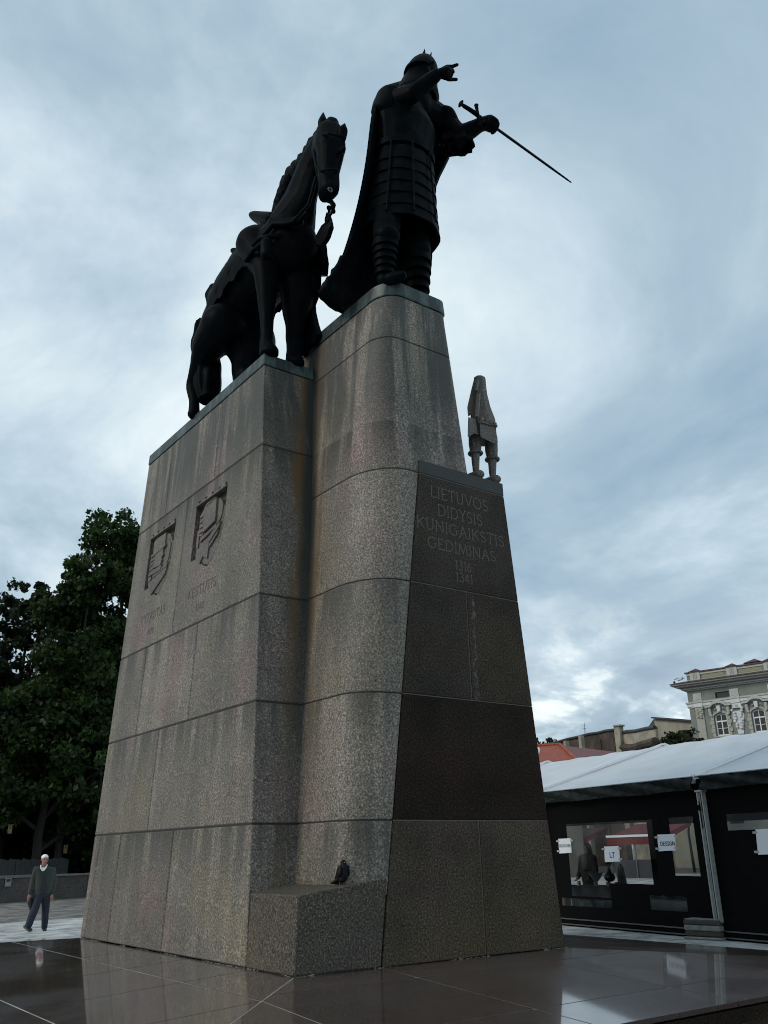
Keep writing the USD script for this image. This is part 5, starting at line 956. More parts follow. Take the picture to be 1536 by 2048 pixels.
# inside: display table, cloth, wares and two people
CLOTH = plain('dark_navy_cloth', (.010, .014, .018), .8)
def inside(name, label, cat, x, group=None, at_=None): return thing(name, label, cat, TP + tw * at_[0] + tu * at_[1] + np.array([0, 0, at_[2]]), group, rot=TR)
TX = 1.0; t0, t1 = TL(1262, 1775, TX)[1], TL(1137, 1770, TX)[1]; tz = .78
tb = inside('display_table', 'folding display table under a dark cloth inside the tent', 'table', 0, at_=(TX + .3, (t0 + t1) / 2, .06)); hw = (t1 - t0) / 2
part(tb, 'table_top', box(-.38, -hw + .05, tz - .10, .38, hw - .05, tz - .07), plain('table_wood', (.15, .11, .07), .6), local=True)
for sx in (-1, 1):
    for sy in (-1, 1): part(tb, 'leg', box(sx * .33 - .02, sy * (hw - .12) - .02, 0, sx * .33 + .02, sy * (hw - .12) + .02, tz - .1), ALUD, local=True)
cl = [[(-.42 - .02 * math.sin(y * 13 + k) * min(k, 3) / 3, y, tz - .055 - (0, .02, .10, .24)[k] * (1 + .25 * math.sin(y * 3))) for y in np.linspace(-hw, hw, 50)] for k in range(4)]
cl = [[(.42, y, tz - .055) for y in np.linspace(-hw, hw, 50)]] + cl
tcl = inside('table_cloth', 'dark navy cloth draped over the display table', 'cloth', 0, at_=(TX + .3, (t0 + t1) / 2, .06)); part(tcl, 'drape', thick(cl, .012), CLOTH, smooth=50, local=True)
WOOD = plain('pale_wood', (.34, .23, .11), .6, var=.3, scale=20)
for k, (px_, w_, lab) in enumerate(((1158, .07, 'pale wooden block alone at the left end of the display table'), (1191.5, .07, 'pale wooden block under the white bowl'), (1217, .08, 'pale wooden block under the dark vase'), (1233, .07, 'pale wooden block beside the dark tapered bottle'))):
    p = TL(px_, 1768, TX + .05); q = inside('wooden_block', lab, 'wooden block', 0, 'wooden stands on the display table', (TX + .05, p[1], tz + .012))
    part(q, 'block', hexa([(-w_ / 2, -w_ / 2, 0), (w_ / 2, -w_ / 2, 0), (w_ / 2, w_ / 2, 0), (-w_ / 2, w_ / 2, 0), (-w_ / 2, -w_ / 2, .105), (w_ / 2, -w_ / 2, .105), (w_ / 2, w_ / 2, .105), (-w_ / 2, w_ / 2, .105)], .006), WOOD, local=True)
ztop = tz + .012 + .107
bw = inside('white_bowl', 'pale fluted bowl with a spiky rim on a wooden block', 'bowl', 0, at_=(TX + .05, TL(1191.5, 1750, TX + .05)[1], ztop)); m_ = lathe([(.03, 0), (.06, .02), (.12, .10), (.16, .18), (.15, .175), (.10, .09), (.02, .02)], 28); v_ = m_.vertices; k_ = 1 + .05 * np.cos(np.arctan2(v_[:, 1], v_[:, 0]) * 14); v_[:, :2] *= k_[:, None]; part(bw, 'bowl', m_, plain('pale_ceramic', (.30, .29, .28), .4), smooth=40, local=True)
for k in range(14): a_ = k * PI / 7; part(bw, 'rim_spike', trimesh.convex.convex_hull(np.vstack([circle_ring((.155 * math.cos(a_), .155 * math.sin(a_), .17), (.014, 0, 0), (0, .014, 0), 5), [(.175 * math.cos(a_), .175 * math.sin(a_), .215)]])), '/World/Looks/pale_ceramic', local=True)
vs = inside('dark_vase', 'round dark vase holding a few twigs on a wooden block', 'vase', 0, at_=(TX + .05, TL(1219, 1750, TX + .05)[1], ztop)); VM = plain('dark_ceramic', (.010, .009, .008), .35)
part(vs, 'vase', lathe([(.05, 0), (.10, .03), (.13, .09), (.11, .15), (.05, .21), (.035, .25), (.045, .27), (.03, .265), (.02, .2)], 24), VM, smooth=40, local=True)
for k in range(6): a_ = k * 1.05; part(vs, 'twig', tube([(0, 0, .22), (.03 * math.cos(a_), .03 * math.sin(a_), .32), (.09 * math.cos(a_), .09 * math.sin(a_), .42 + .02 * (k % 3))], .004, 5), VM, local=True); part(vs, 'leaf', placed(sphere(.022, 1), frame((.07 * math.cos(a_), .07 * math.sin(a_), .39), (1, 0, 0), (0, .3, 0), (0, 0, 1))), VM, local=True)
bt = inside('dark_bottle', 'tall dark tapered bottle at the right end of the display table', 'bottle', 0, at_=(TX + .05, TL(1243, 1750, TX + .05)[1], tz + .012)); part(bt, 'bottle', lathe([(.105, 0), (.10, .15), (.075, .36), (.055, .44), (.03, .46), (.001, .462)], 20), VM, smooth=40, local=True); part(bt, 'stopper', lathe([(.03, .462), (.034, .48), (.02, .50)], 12), VM, smooth=40, local=True)
PLB = MAT('clear_plastic', {'t': ('transparent_bsdf', {'color': (.6, .68, .68)}), 'p': ('principled_bsdf', {'base_color': (.5, .55, .55), 'roughness': .3}), 'm': ('mix_closure', {'fac': .12})}, [('t.BSDF', 'm.closure1'), ('p.BSDF', 'm.closure2')], surface='m.closure')
for k, (px_, w_, lab) in enumerate(((1134, .40, 'clear plastic box at the left under the display table'), (1195, .75, 'wide clear plastic box with a dark lid under the display table'))):
    p = TL(px_, 1805, TX + .2); q = inside('storage_box', lab, 'storage box', 0, at_=(TX + .2, p[1], .062)); 
    part(q, 'tub', join(box(-.2, -w_ / 2, 0, -.19, w_ / 2, .42), box(.19, -w_ / 2, 0, .2, w_ / 2, .42), box(-.19, -w_ / 2, 0, .19, -w_ / 2 + .01, .42), box(-.19, w_ / 2 - .01, 0, .19, w_ / 2, .42)), PLB, local=True); part(q, 'lid', hexa([(-.22, -w_ / 2 - .02, .425), (.22, -w_ / 2 - .02, .425), (.22, w_ / 2 + .02, .425), (-.22, w_ / 2 + .02, .425), (-.2, -w_ / 2, .46), (.2, -w_ / 2, .46), (.2, w_ / 2, .46), (-.2, w_ / 2, .46)], .008), CLOTH if k else PLB, local=True)
DARKC = plain('dark_clothes', (.010, .011, .010), .9); SK2 = plain('shaded_skin', (.22, .13, .10), .6); OLIVE = plain('olive_scarf', (.030, .034, .026), .9); HAIR2 = plain('dark_hair', (.010, .008, .007), .7)
def visitor(label, pos, sh=.26, scarf=True):
    q = inside('person', label, 'person', 0, at_=(pos[0], pos[1], .062)); h = pos[2]
    ar = lambda s: limb([(0, s * sh * .8, h - .36), (-.03, s * sh * 1.05, h - .66), (-.22, s * sh * .8, h - .84)], [.065, .05, .04])
    part(q, 'body', flesh([blob((0, 0, h - .13), (.09, .078, .115)), blob((-.09, 0, h - .14), (.025, .018, .025), 8), limb([(0, 0, h - .2), (0, 0, h - .34)], [.055, .06]), m3.Manifold.batch_hull([blob((0, -sh * .75, h - .36), .08), blob((0, sh * .75, h - .36), .08), blob((0, 0, h - .9), (.13, .17, .1))]), ar(1), ar(-1), limb([(0, .09, h - .9), (0, .1, .45), (0, .1, .06)], [.09, .06, .045]), limb([(0, -.09, h - .9), (0, -.1, .45), (0, -.1, .06)], [.09, .06, .045])]
        + sum([[limb([(-.22, s * sh * .8, h - .84), (-.27, s * sh * .72, h - .87)], [.035, .03], 8)] + [limb([(-.27, s * sh * .72 + f, h - .87), (-.31, s * sh * .70 + f, h - .885), (-.335, s * sh * .69 + f, h - .90)], [.0095, .009, .008], 8) for f in (-.028, -.01, .009, .027)] + [limb([(-.24, s * (sh * .72 - .03), h - .86), (-.28, s * (sh * .70 - .05), h - .87)], [.011, .01], 8)] for s in (-1, 1)], []), .02, 3), SK2, smooth=60, local=True)
    part(q, 'hair', tri(m3.Manifold.batch_hull([blob((.02, 0, h - .10), (.105, .095, .115)), blob((.06, 0, h - .26), (.08, .11, .12))]) - m3.Manifold.batch_hull([blob((-.10, 0, h - .15), (.07, .065, .09)), blob((-.3, 0, h - .15), (.07, .09, .12))])), HAIR2, smooth=60, local=True)
    part(q, 'coat', flesh([m3.Manifold.batch_hull([blob((0, -sh * .8, h - .37), .095), blob((0, sh * .8, h - .37), .095), blob((0, 0, h - .95), (.17, .22, .1))]), limb([(0, sh * .85, h - .38), (-.03, sh * 1.1, h - .66), (-.19, sh * .85, h - .82)], [.09, .075, .055]), limb([(0, -sh * .85, h - .38), (-.03, -sh * 1.1, h - .66), (-.19, -sh * .85, h - .82)], [.09, .075, .055]), m3.Manifold.batch_hull([blob((0, 0, h - .95), (.17, .22, .1)), blob((0, 0, .55), (.16, .22, .05))])], .04, 3), DARKC, smooth=60, local=True)
    if scarf: part(q, 'scarf', flesh([m3.Manifold.batch_hull([blob((-.05, 0, h - .30), (.09, .12, .06)), blob((-.13, 0, h - .62), (.05, .12, .05))])], .04, 2, .01, 3, 12), OLIVE, smooth=60, local=True)
p = TL(1173, 1690, 2.1); visitor('long-haired person in a dark coat and olive scarf behind the display table', (2.1, p[1], 1.70))
p = TL(1107, 1690, .9); visitor('person in black beside the pedestal edge, left of the DISCOVER notice', (1.0, p[1], 1.68), .24, False)
# orange banner and strings of pennants
p0_, p1_ = TL(1084, 1622, 4.0), TL(1112, 1690, 4.0)
bn = inside('orange_banner', 'orange banner with a pale stripe hanging inside the tent by the pedestal edge', 'banner', 0, at_=(4.0, p1_[1], 0)); ob = plain('orange_cloth', (.50, .085, .025), .7)
part(bn, 'cloth', thick([[(.02 * math.sin(y * 9), y, z) for y in np.linspace(0, p0_[1] - p1_[1] + 1.2, 16)] for z in np.linspace(p1_[2], p0_[2], 8)], .01), ob, smooth=50, local=True); part(bn, 'stripe', box(-.035, .1, (p0_[2] + p1_[2]) / 2 - .12, -.028, 1.0, (p0_[2] + p1_[2]) / 2 + .06), PAPER, local=True)
part(bn, 'pole', tube([(0, 0, .06), (0, 0, p0_[2] + .1)], .02, 8), ALU, local=True); part(bn, 'pole', tube([(0, 0, p0_[2] + .03), (0, p0_[1] - p1_[1] + 1.2, p0_[2] + .03)], .012, 8), ALU, local=True)
for lab, pts in (('string of small white pennants under the tent roof, left bay', [(1128, 1604, 34), (1160, 1606, 20), (1168, 1608, 16), (1190, 1608, 16), (1198, 1608, 10), (1234, 1610, 16)]), ('string of small white pennants under the tent roof, right of the post', [(1460, 1588, 20), (1482, 1589, 18), (1494, 1590, 20), (1514, 1588, 12), (1532, 1588, 22)])):
    L = [TL(x, y, 1.5) for x, y, h in pts]; bt_ = inside('pennant_string', lab, 'bunting', 0, at_=(1.5, L[0][1], 0)); o = np.array([1.5, L[0][1], 0])
    part(bt_, 'cord', tube([p - o + [0, 0, .01] for p in L], .006, 5), BLACK, local=True)
    for (x, y, h), p in zip(pts, L):
        k = h / 1764 * 21; part(bt_, 'pennant', trimesh.convex.convex_hull(np.array([p - o + v for v in ((0, -k * .42, 0), (0, k * .42, 0), (0, .02, -k), (.004, -k * .42, 0), (.004, k * .42, 0), (.004, .02, -k))])), plain('pennant_white', (.40, .41, .40), .7) if not names.get('pw') and not names.update({'pw': 1}) else '/World/Looks/pennant_white', local=True)
# market stalls seen through the tent
RED = plain('red_awning', (.12, .012, .014), .7, var=.2, scale=5)
for lab, (xa, xb), d_ in (('red-roofed market stall seen through the large tent window', (1222, 1330), 24.0), ('small red-roofed stall seen at the left of the large tent window', (1118, 1168), 27.0)):
    a, b = TL(xb, 1690, d_), TL(xa, 1690, d_); w_ = b[1] - a[1]; st = inside('market_stall', lab, 'market stall', 0, at_=(d_, a[1], 0))
    part(st, 'awning', loft([[(-.3, 0, 1.75), (-.3, w_, 1.75), (-.3, w_, 2.15), (-.3, 0, 2.15)], [(2.2, 0, 2.7), (2.2, w_, 2.7), (2.2, w_, 2.9), (2.2, 0, 2.9)]]), RED, local=True); part(st, 'valance', box(-.33, 0, 2.16, -.31, w_, 2.28), PAPER, local=True)
    for y in (.1, w_ / 2, w_ - .1): part(st, 'post', box(-.2, y - .03, 0, -.14, y + .03, 2.0), ALUD, local=True)
    part(st, 'counter', box(-.1, .3, 0, .5, w_ - .3, .95), plain('stall_counter', (.05, .05, .06), .7) if not names.get('sc') and not names.update({'sc': 1}) else '/World/Looks/stall_counter', local=True)

# ---------------------------------------------------------------- far buildings
FA = math.radians(102.846); fu = np.array([math.cos(FA), math.sin(FA), 0]); fw_ = np.array([fu[1], -fu[0], 0]); FK = np.array([51.99, 30.73, 0.0]); FR = math.atan2(fw_[1], fw_[0])
WALLC = plain('grey_green_plaster', (.165, .178, .160), .85, var=.12, scale=1.5); TRIM = plain('pale_trim', (.36, .37, .345), .8, var=.10, scale=4); ORN = plain('white_ornament', (.50, .52, .52), .8, var=.12, scale=5); TIN = plain('red_brown_tin', (.045, .016, .014), .55); PANEL = plain('olive_panel', (.22, .22, .15), .85); FRAMEW = plain('white_window_frame', (.62, .63, .61), .6); PANE = plain('dark_glass', (.012, .014, .015), .12, spec=.6); CREAMT = plain('stone_trim', (.30, .30, .255), .8, var=.1, scale=5)
fac = thing('ornate_building', 'grey-green baroque building with arched windows and a fluted attic above the tent roof', 'building', FK, rot=FR)
fb = lambda s0, s1, z0, z1, d0, d1: box(d0, min(s0, s1), z0, d1, max(s0, s1), z1)
S0 = -16.4
CX = [-1.98 - 2.68 * k for k in range(6)]
wallp = sbox(S0, 0, .24, 12.40)
def win_shape(c, e=0.0): return Polygon([(c - .46 - e, 8.96 - e), (c + .46 + e, 8.96 - e)] + arc(c, 10.30, .46 + e, .24 + e, 0, 180, 9))
for c in CX: wallp = wallp.difference(win_shape(c, .02)); wallp = wallp.difference(sbox(c - .5, 3.0, c + .5, 6.6))
wallp = wallp.difference(sbox(-2.85, 11.62, -1.82, 12.04))
FF = frame((0, 0, 0), (0, 1, 0), (0, 0, 1), (1, 0, 0))
part(fac, 'wall', join(placed(extrude(wallp, .4), FF), box(.4, S0, 0, 12, .239, 12.35)), WALLC, local=True)
def fp(parent, name, poly, d0, d1, mat, label=None): return part(parent, name, placed(extrude(poly, d1 - d0), frame((d0, 0, 0), (0, 1, 0), (0, 0, 1), (1, 0, 0))), mat, label=label, local=True)
part(fac, 'attic_window', box(.18, -2.84, 11.63, .2, -1.83, 12.03), PANE, local=True)
for z0, z1, pr, m_ in ((12.36, 12.44, .14, TRIM), (12.445, 12.54, .30, TRIM), (12.545, 12.62, .34, WALLC), (12.625, 12.74, .62, TRIM), (12.745, 12.86, .86, WALLC)): part(fac, 'cornice', box(-pr, S0 - pr * 0, z0, 2.0, .24 + pr, z1), m_, local=True)
part(fac, 'gutter', box(-.92, S0, 12.865, 2.1, 1.14, 12.90), TIN, local=True); part(fac, 'tin_skirt', hexa([(-.90, S0, 12.905), (1, S0, 12.905), (1, 1.1, 12.905), (-.90, 1.1, 12.905), (-.02, S0, 13.12), (1, S0, 13.12), (1, .3, 13.12), (-.02, .3, 13.12)]), TIN, local=True)
part(fac, 'attic_wall', box(.06, S0, 13.06, .8, .12, 13.66), WALLC, local=True)
part(fac, 'attic_rail', box(.0, S0, 13.50, .058, .10, 13.64), TRIM, local=True); part(fac, 'attic_rail', box(.0, S0, 13.10, .058, .10, 13.16), TRIM, local=True)
part(fac, 'attic_coping', box(-.08, S0, 13.662, .95, .22, 13.76), TIN, local=True)
for k, c in enumerate([-.55, -3.30, -5.98, -8.66, -11.34, -14.0]):
    pd = part(fac, 'attic_pedestal', box(-.06, c - .38, 13.06, .10, c + .38, 13.70), TRIM, local=True)
    for j in range(3): part(pd, 'flute', box(-.066, c - .14 + j * .11, 13.17, -.0605, c - .09 + j * .11, 13.60), WALLC, local=True)
    part(fac, 'pedestal_cap', trimesh.convex.convex_hull(np.array([(-.12, c - .46, 13.765), (-.12, c + .46, 13.765), (.8, c + .46, 13.765), (.8, c - .46, 13.765), (.3, c, 14.02)])), TIN, local=True)
    if k < 5: part(fac, 'attic_panel', box(.052, c - 2.2 + .1, 13.19, .059, c - .52, 13.47), PANEL, local=True)
for c in (-4.55, -7.3): dm = part(fac, 'dormer', box(.9, c - .5, 13.7, 2.2, c + .5, 13.98), TIN, local=True); part(dm, 'dormer_roof', trimesh.convex.convex_hull(np.array([(.75, c - .64, 13.985), (.75, c + .64, 13.985), (2.4, c + .64, 13.985), (2.4, c - .64, 13.985), (1.5, c, 14.34)])), TIN, local=True)
part(fac, 'roof', trimesh.convex.convex_hull(np.array([(.9, S0, 13.6), (.9, .1, 13.6), (11.5, .1, 13.6), (11.5, S0, 13.6), (5, S0, 14.1), (5, -3, 14.1)])), TIN, local=True)
for z0, z1, pr, m_ in ((11.10, 11.20, .06, TRIM), (11.205, 11.42, .10, ORN), (11.425, 11.54, .17, TRIM)): part(fac, 'string_course', box(-pr, S0, z0, -.001, .24 + pr, z1), m_, local=True)
for c in [-.50, -3.24, -5.92, -8.60, -11.28]:
    part(fac, 'capital_panel', box(-.07, c - .30, 11.60, -.001, c + .30, 12.13), ORN, local=True); part(fac, 'capital_panel', box(-.10, c - .24, 11.66, -.071, c + .24, 12.07), TRIM, local=True)
    part(fac, 'string_block', box(-.20, c - .37, 11.43, -.172, c + .37, 11.57), TRIM, local=True); part(fac, 'string_block', box(-.16, c - .33, 11.12, -.102, c + .33, 11.42), ORN, local=True)
# corner pilaster with scrolled ornament
part(fac, 'pilaster', box(-.10, -.82, 0, -.001, -.23, 11.08), CREAMT, local=True)
def scrolls(parent, c, z0, z1, mat, seed, w=.30, n=13):
    rr = random.Random(seed); P = []
    for j in range(n):
        t = j / (n - 1); z = z1 - (z1 - z0) * t; s_ = w * (1 - .45 * t) * (1 if j % 2 else -1); P.append(blob((-.14 - .04 * rr.random(), c + s_ * (.55 + .45 * rr.random()), z), (.07, .085 + .04 * rr.random(), .085 + .04 * rr.random()), 10))
    return part(parent, 'scroll_ornament', flesh(P, .05, 2), mat, smooth=60, local=True)
fp(fac, 'ornament_plate', Polygon([(-.80, 11.08), (-.25, 11.08), (-.25, 10.72), (-.34, 10.38), (-.44, 10.55), (-.53, 10.32), (-.62, 10.55), (-.72, 10.38), (-.82, 10.72)]), -.14, -.102, CREAMT); scrolls(fac, -.53, 10.35, 11.0, CREAMT, 1, .26, 9)
for k, c in enumerate(CX):
    w = part(fac, 'window', placed(extrude(win_shape(c).difference(win_shape(c, -.09)), .06), frame((.14, 0, 0), (0, 1, 0), (0, 0, 1), (1, 0, 0))), FRAMEW, local=True)
    part(w, 'pane', placed(extrude(win_shape(c, -.05), .01), frame((.19, 0, 0), (0, 1, 0), (0, 0, 1), (1, 0, 0))), PANE, local=True)
    part(w, 'mullion', box(.125, c - .035, 9.04, .185, c + .035, 9.93), FRAMEW, local=True); part(w, 'mullion', box(.135, c - .02, 10.02, .185, c + .02, 10.46), FRAMEW, local=True); part(w, 'transom', box(.12, c - .38, 9.93, .186, c + .38, 10.02), FRAMEW, local=True); part(w, 'glazing_bar', box(.15, c - .38, 9.46, .184, c - .036, 9.49), FRAMEW, local=True); part(w, 'glazing_bar', box(.15, c + .036, 9.46, .184, c + .38, 9.49), FRAMEW, local=True)
    part(w, 'sill', box(-.12, c - .62, 8.84, .12, c + .62, 8.93), CREAMT, local=True)
    sur = win_shape(c, .17).difference(win_shape(c, .03)); fp(fac, 'window_surround', sur.intersection(sbox(c - 2, 10.2, c + 2, 12)), -.05, -.001, CREAMT)
    for sg in (-1, 1):
        for j in range(5):
            e = .78 if j % 2 else .70; z0 = 8.9 + j * .285; part(fac, 'quoin', box(-.09, c + sg * .485, z0 + .012, -.001, c + sg * e, z0 + .272), CREAMT, local=True)
        part(fac, 'bracket', flesh([m3.Manifold.batch_hull([blob((-.10, c + sg * .66, 10.45), (.08, .11, .07), 10), blob((-.14, c + sg * .68, 10.88), (.12, .12, .06), 10)]), blob((-.14, c + sg * .60, 10.38), .08, 10)], .06, 2), TRIM, smooth=50, local=True)
    hood = Polygon([(c + .95, 10.98), (c + .95, 11.10), (c + .62, 11.12)] + arc(c, 11.10, .58, .33, 0, 180, 10) + [(c - .62, 11.12), (c - .95, 11.10), (c - .95, 10.98), (c - .55, 10.99)] + arc(c, 10.98, .50, .25, 180, 0, 10)[1:-1] + [(c + .55, 10.99)])
    fp(fac, 'window_hood', hood, -.32, -.172, TRIM); fp(fac, 'window_hood', shapely.affinity.scale(hood, 1.0, 1.0).intersection(hood.buffer(-.02)), -.171, -.001, WALLC)
    part(fac, 'keystone', hexa([(-.2, c - .11, 10.62), (0, c - .11, 10.62), (0, c + .11, 10.62), (-.2, c + .11, 10.62), (-.24, c - .15, 11.06), (0, c - .15, 11.06), (0, c + .15, 11.06), (-.24, c + .15, 11.06)], .02), ORN, local=True)
    for sg in (-1, 1): part(fac, 'rosette', flesh([blob((-.06, c + sg * .27, 10.86), (.06, .08, .07), 10), blob((-.06, c + sg * .36, 10.78), (.05, .05, .05), 8)], .05, 1), CREAMT, smooth=60, local=True)
    cc_ = c - 1.30
    fp(fac, 'cartouche', Polygon([(cc_ - .34, 10.55), (cc_ + .34, 10.55), (cc_ + .42, 10.2), (cc_ + .30, 9.6), (cc_ + .22, 9.3), (cc_ + .20, 8.95), (cc_ - .20, 8.95), (cc_ - .22, 9.3), (cc_ - .30, 9.6), (cc_ - .42, 10.2)]), -.06, -.001, ORN); scrolls(fac, cc_, 9.35, 10.72, ORN, 5 + k, .40, 15)
    part(fac, 'medallion_block', box(-.13, cc_ - .34, 10.76, -.001, cc_ + .34, 11.09), ORN, local=True); part(fac, 'medallion', flesh([blob((-.14, cc_, 10.92), (.05, .11, .11), 12)], .05, 1), TRIM, smooth=60, local=True)
    lw = part(fac, 'window', box(.2, c - .5, 3.0, .22, c + .5, 6.6), PANE, local=True)
part(fac, 'security_camera', flesh([limb([(-.1, .25, 13.35), (-.2, .7, 13.42), (-.22, 1.0, 13.3)], [.03, .035, .03], 8), blob((-.22, 1.02, 13.12), .10, 10)], .05, 1), PANE, smooth=60, local=True); part(fac, 'floodlight', hexa([(-.3, .35, 13.25), (-.1, .35, 13.25), (-.1, .75, 13.2), (-.3, .75, 13.2), (-.3, .35, 13.48), (-.1, .35, 13.48), (-.1, .75, 13.38), (-.3, .75, 13.38)], .02), ORN, local=True)

def pz(az, d, tanel): p = polar(az, d); p[2] = EYE[2] + d * tanel; return p
def wallslab(p, q, z0, zp, zq, th=.4):
    """A wall standing from p to q (plan), from z0 to heights zp and zq."""
    d = (q - p)[:2]; n = np.array([d[1], -d[0]]) / np.linalg.norm(d) * th; P_ = lambda a, z, o: (a[0] - o * n[0], a[1] - o * n[1], z)
    return hexa([P_(p, z0, 0), P_(q, z0, 0), P_(q, z0, 1), P_(p, z0, 1), P_(p, zp, 0), P_(q, zq, 0), P_(q, zq, 1), P_(p, zp, 1)])
YEL = plain('stained_yellow_plaster', (.25, .24, .185), .9, var=.22, scale=1.0, stretch=(1, 1, .5)); SLATE = plain('dark_slate', (.035, .035, .037), .7); CRM = plain('flaking_cream_plaster', (.28, .255, .20), .9, var=.45, scale=.9, detail=8.0)
BRK = MAT('old_brick', {'g': ('geometry', {}), 'm': ('mapping', {'rotation': (PI / 2, 0, 0)}), 'n': ('noise_texture', {'scale': .8, 'detail': 8.0, 'roughness': .7}), 'n2': ('noise_texture', {'scale': 7.0, 'detail': 3.0}), 'r': ('rgb_ramp', {'ramp': [(.3, (.018, .016, .013)), (.5, (.050, .036, .028)), (.62, (.085, .060, .042)), (.74, (.13, .115, .09))]}), 'x': ('mix_color', {'blend_type': 'overlay', 'fac': .5}), 'p': ('principled_bsdf', {'roughness': .9})}, [('g.position', 'n.vector'), ('g.position', 'n2.vector'), ('n.fac', 'r.fac'), ('r.color', 'x.a'), ('n2.fac', 'x.b'), ('x.result', 'p.base_color')])
y0_, y1_ = polar(37.12, 80), polar(34.6, 75.5)
yb_ = thing('yellow_house', 'pale yellow blank gable wall behind the shrub, left of the ornate building', 'house', (y0_ + y1_) / 2)
part(yb_, 'wall', wallslab(y0_, y1_, 0, 1.65 + 80 * .127, 1.65 + 75.5 * .1208, 6), YEL)
part(yb_, 'coping', wallslab(y0_ + [-.1, .05, 0], y1_ + [0, -.1, 0], 1.65 + 80 * .127 - .0 + .005, 1.65 + 80 * .127 + .12, 1.65 + 75.5 * .1208 + .12, 6.2) if False else bar(pz(37.14, 79.9, .1278), pz(34.6, 75.4, .1216), .5, .12), SLATE)
s0_, s1_ = polar(37.62, 82.5), polar(37.13, 80.05); part(yb_, 'slate_gable', wallslab(s0_, s1_, 4, 1.65 + 82.5 * .1165, 1.65 + 80.05 * .1268, .5), SLATE)
c0_, c1_ = polar(39.22, 85), polar(37.14, 79.6)
cw = thing('plaster_wall', 'flaking cream plaster fire wall with a dark ragged top between chimney and yellow gable', 'wall', (c0_ + c1_) / 2)
part(cw, 'wall', wallslab(c0_, c1_, 0, 1.65 + 85 * .1128, 1.65 + 79.6 * .1160, .5), CRM)
cp_ = tube([pz(39.22, 85, .1137), pz(38.8, 83.9, .1146), pz(38.3, 82.6, .1148), pz(37.8, 81.3, .1164), pz(37.5, 80.5, .1172), pz(37.14, 79.6, .1178)], .17, 8); part(cw, 'coping', cp_, SLATE, smooth=50)
part(cw, 'dark_foot', tube([pz(39.2, 84.6, .0985), pz(38.6, 83, .0975), pz(37.9, 81.2, .1005), pz(37.2, 79.3, .1035)], .35, 8), BRK)
ch = thing('chimney_stack', 'tall pale chimney pillar at the end of the brick wall', 'chimney', polar(39.4, 84.5)); h_ = 1.65 + 84.5 * .1205
part(ch, 'shaft', wallslab(polar(39.56, 84.6), polar(39.24, 84.2), 3, h_, h_, .55), CRM); part(ch, 'cap', wallslab(polar(39.6, 84.5), polar(39.20, 84.05), h_ + .002, h_ + .14, h_ + .14, .75), CRM)
bw_ = thing('brick_wall', 'old dark brick fire wall with a sloping ragged top behind the orange roof', 'wall', polar(41.5, 90))
for a0, t0_, a1, t1_, e in ((44.6, .1015, 43.3, .1055, 99), (43.29, .1058, 41.66, .1116, 95), (41.65, .1118, 40.5, .1146, 91), (40.49, .1147, 39.6, .1168, 88)):
    part(bw_, 'wall', wallslab(polar(a0, e + 2), polar(a1, e), 0, 1.65 + (e + 2) * t0_, 1.65 + e * t1_, .6), BRK)
    part(bw_, 'coping', tube([pz(a0, e + 1.9, t0_ + .0006), pz((a0 + a1) / 2, e + .9, (t0_ + t1_) / 2 + .0012), pz(a1, e - .1, t1_ + .0006)], .13, 7), SLATE, smooth=50)
for a, t_ in ((41.66, .1128), (40.5, .1080), (42.6, .1080), (43.2, .106)): part(bw_, 'buttress', wallslab(polar(a + .09, 90), polar(a - .06, 89.7), 0, 1.65 + 90 * t_, 1.65 + 90 * t_, .4), CRM if a > 41 else BRK)
# house with orange tiled hip roof
TILE = MAT('orange_roof_tiles', {'g': ('geometry', {}), 'm': ('mapping', {'rotation': (0, 0, .35)}), 'w': ('wave_texture', {'wave_type': 'bands', 'bands_direction': 'z', 'scale': 3.2, 'distortion': .6, 'detail': 1.0}), 'w2': ('wave_texture', {'wave_type': 'bands', 'bands_direction': 'x', 'scale': 1.9, 'distortion': .4}), 'ad': ('math', {'math_type': 'multiply'}), 'n': ('noise_texture', {'scale': 3.0, 'detail': 6.0, 'roughness': .7}), 'r': ('rgb_ramp', {'ramp': [(.3, (.15, .028, .012)), (.6, (.32, .058, .020)), (.8, (.40, .10, .04))]}), 'b': ('bump', {'strength': .8, 'distance': .08}), 'p': ('principled_bsdf', {'roughness': .7})},
           [('g.position', 'm.vector'), ('g.position', 'w.vector'), ('m.vector', 'w2.vector'), ('w.fac', 'ad.value1'), ('w2.fac', 'ad.value2'), ('g.position', 'n.vector'), ('n.fac', 'r.fac'), ('r.color', 'p.base_color'), ('ad.value', 'b.height'), ('b.normal', 'p.normal')])
TILE2 = plain('red_tin_roof', (.13, .024, .014), .6, var=.25, scale=4)
oh = thing('orange_roofed_house', 'low house with an orange tiled hip roof behind the tent', 'house', polar(44, 66))
rA, rB, eE, eF, eG = pz(52, 72, .100), pz(42.9, 66, .1038), pz(41.95, 58, .0835), pz(52, 60, .0835), pz(38.6, 76, .0915); eE[2] = eF[2]; 
def slabtri(pts, t=.12): p = np.array(pts); return trimesh.convex.convex_hull(np.vstack([p, p - [0, 0, t]]))
part(oh, 'roof_slope', slabtri([rA, rB, eE, eF]), TILE, label='orange tiled slope facing the square'); part(oh, 'roof_slope', slabtri([rB + [.02, 0, -.01], eE + [.05, 0, -.01], eG]), TILE2, label='dark red side slope')
part(oh, 'ridge', tube([rA + [0, 0, .05], rB + [0, 0, .05], eE + [0, 0, .06]], .13, 7), TILE, smooth=50)
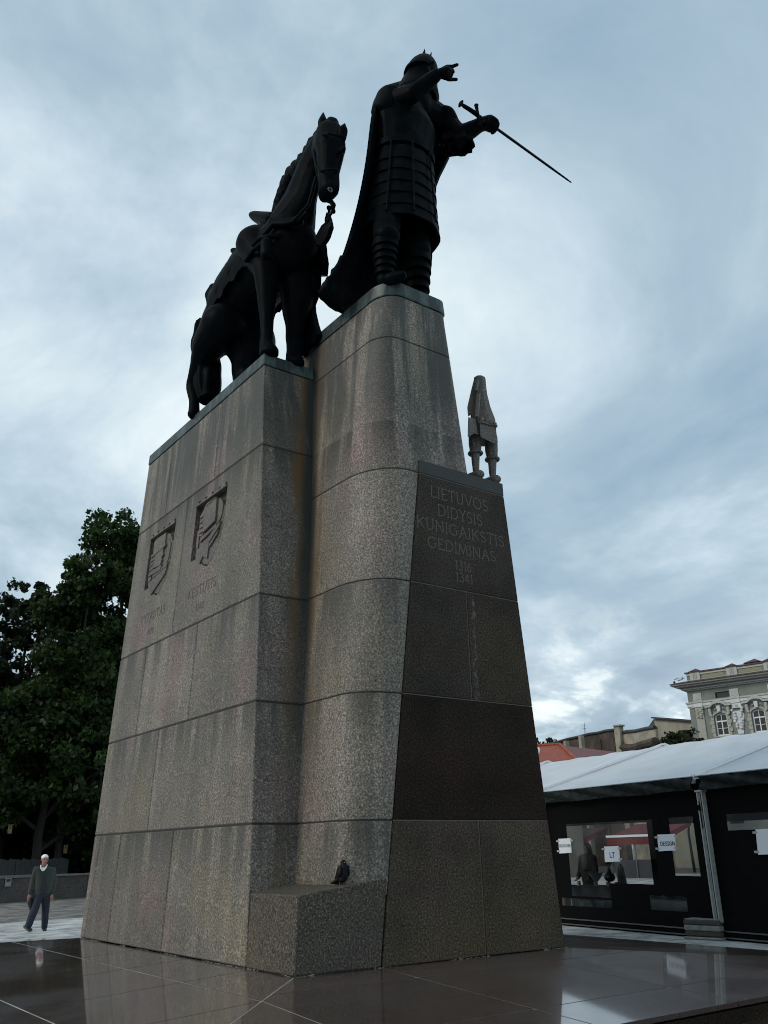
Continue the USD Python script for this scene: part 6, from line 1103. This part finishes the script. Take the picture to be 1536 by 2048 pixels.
part(oh, 'wall', trimesh.convex.convex_hull(np.array([(*(eE + (rB - eE) * .08)[:2], z) for z in (0, eE[2] - .15)] + [(*(eF + (rA - eF) * .08)[:2], z) for z in (0, eE[2] - .15)] + [(*(rB * .9 + rA * .1)[:2], z) for z in (0, eE[2] - .15)] + [(*(rA)[:2], z) for z in (0, eE[2] - .15)])), plain('grey_house_plaster', (.12, .115, .10), .9, var=.2, scale=1))
an = thing('roof_antenna', 'thin roof antenna over the brick wall', 'antenna', pz(41.31, 90, .111)); part(an, 'mast', tube([pz(41.32, 90, .111), pz(41.31, 90, .1262)], .028, 6), SLATE); part(an, 'aerial', bar(pz(41.22, 90, .1205), pz(41.40, 90, .1205), .04, .04), SLATE); part(an, 'aerial', bar(pz(41.25, 90, .1235), pz(41.37, 90, .1235), .03, .03), SLATE)
# street lamp by the pedestal's right edge
lp_ = TL(1072, 1500, 14.0); lpw = TP + tw * lp_[0] + tu * lp_[1]; sl = thing('street_lamp', 'street lamp with a pale globe on a curved arm at the pedestal edge', 'street lamp', (lpw[0], lpw[1], 0))
o = np.array([lpw[0], lpw[1], lp_[2]]); part(sl, 'globe', placed(lathe([(.02, -.20), (.15, -.15), (.21, 0), (.16, .12), (.05, .17)], 16), frame(o, (1, 0, 0), (0, 1, 0), (0, 0, 1))), plain('lamp_globe', (.75, .75, .75), .4), smooth=50)
lf = -RIGHT * [1, 1, 0]; part(sl, 'arm', tube([o + [0, 0, .15], o + [0, 0, .40], o + lf * .12 + [0, 0, .62], o + lf * .45 + [0, 0, .70], o + lf * .8 + [0, 0, .45], o + lf * .9 + [0, 0, .1]], .035, 7), SLATE, smooth=50); part(sl, 'pole', tube([(*(o + lf * .9)[:2], 0), (*(o + lf * .9)[:2], o[2] + .12)], [.09, .05], 8), SLATE, smooth=50)
# shrub on the roofs and far trees
tree('shrub_tree', 'leafy shrub growing in front of the pale yellow gable', polar(35.95, 66), 1.65 + 66 * .1195, 1.75, LEAF4, 31, .72, 150, 40, .22, .42, trunk_r=.10, lobes=6, cat='shrub')
tree('distant_tree', 'dark green treetop over the orange roof, next to the pedestal', polar(44.2, 112), 1.65 + 112 * .1135, 3.6, LEAF2, 32, .5, 160, 40, .42, .8, trunk_r=.2)
tree('distant_tree', 'small reddish treetop over the brick wall', polar(42.95, 108), 1.65 + 108 * .116, 1.6, LEAF3, 33, .8, 90, 40, .30, .5, trunk_r=.15)
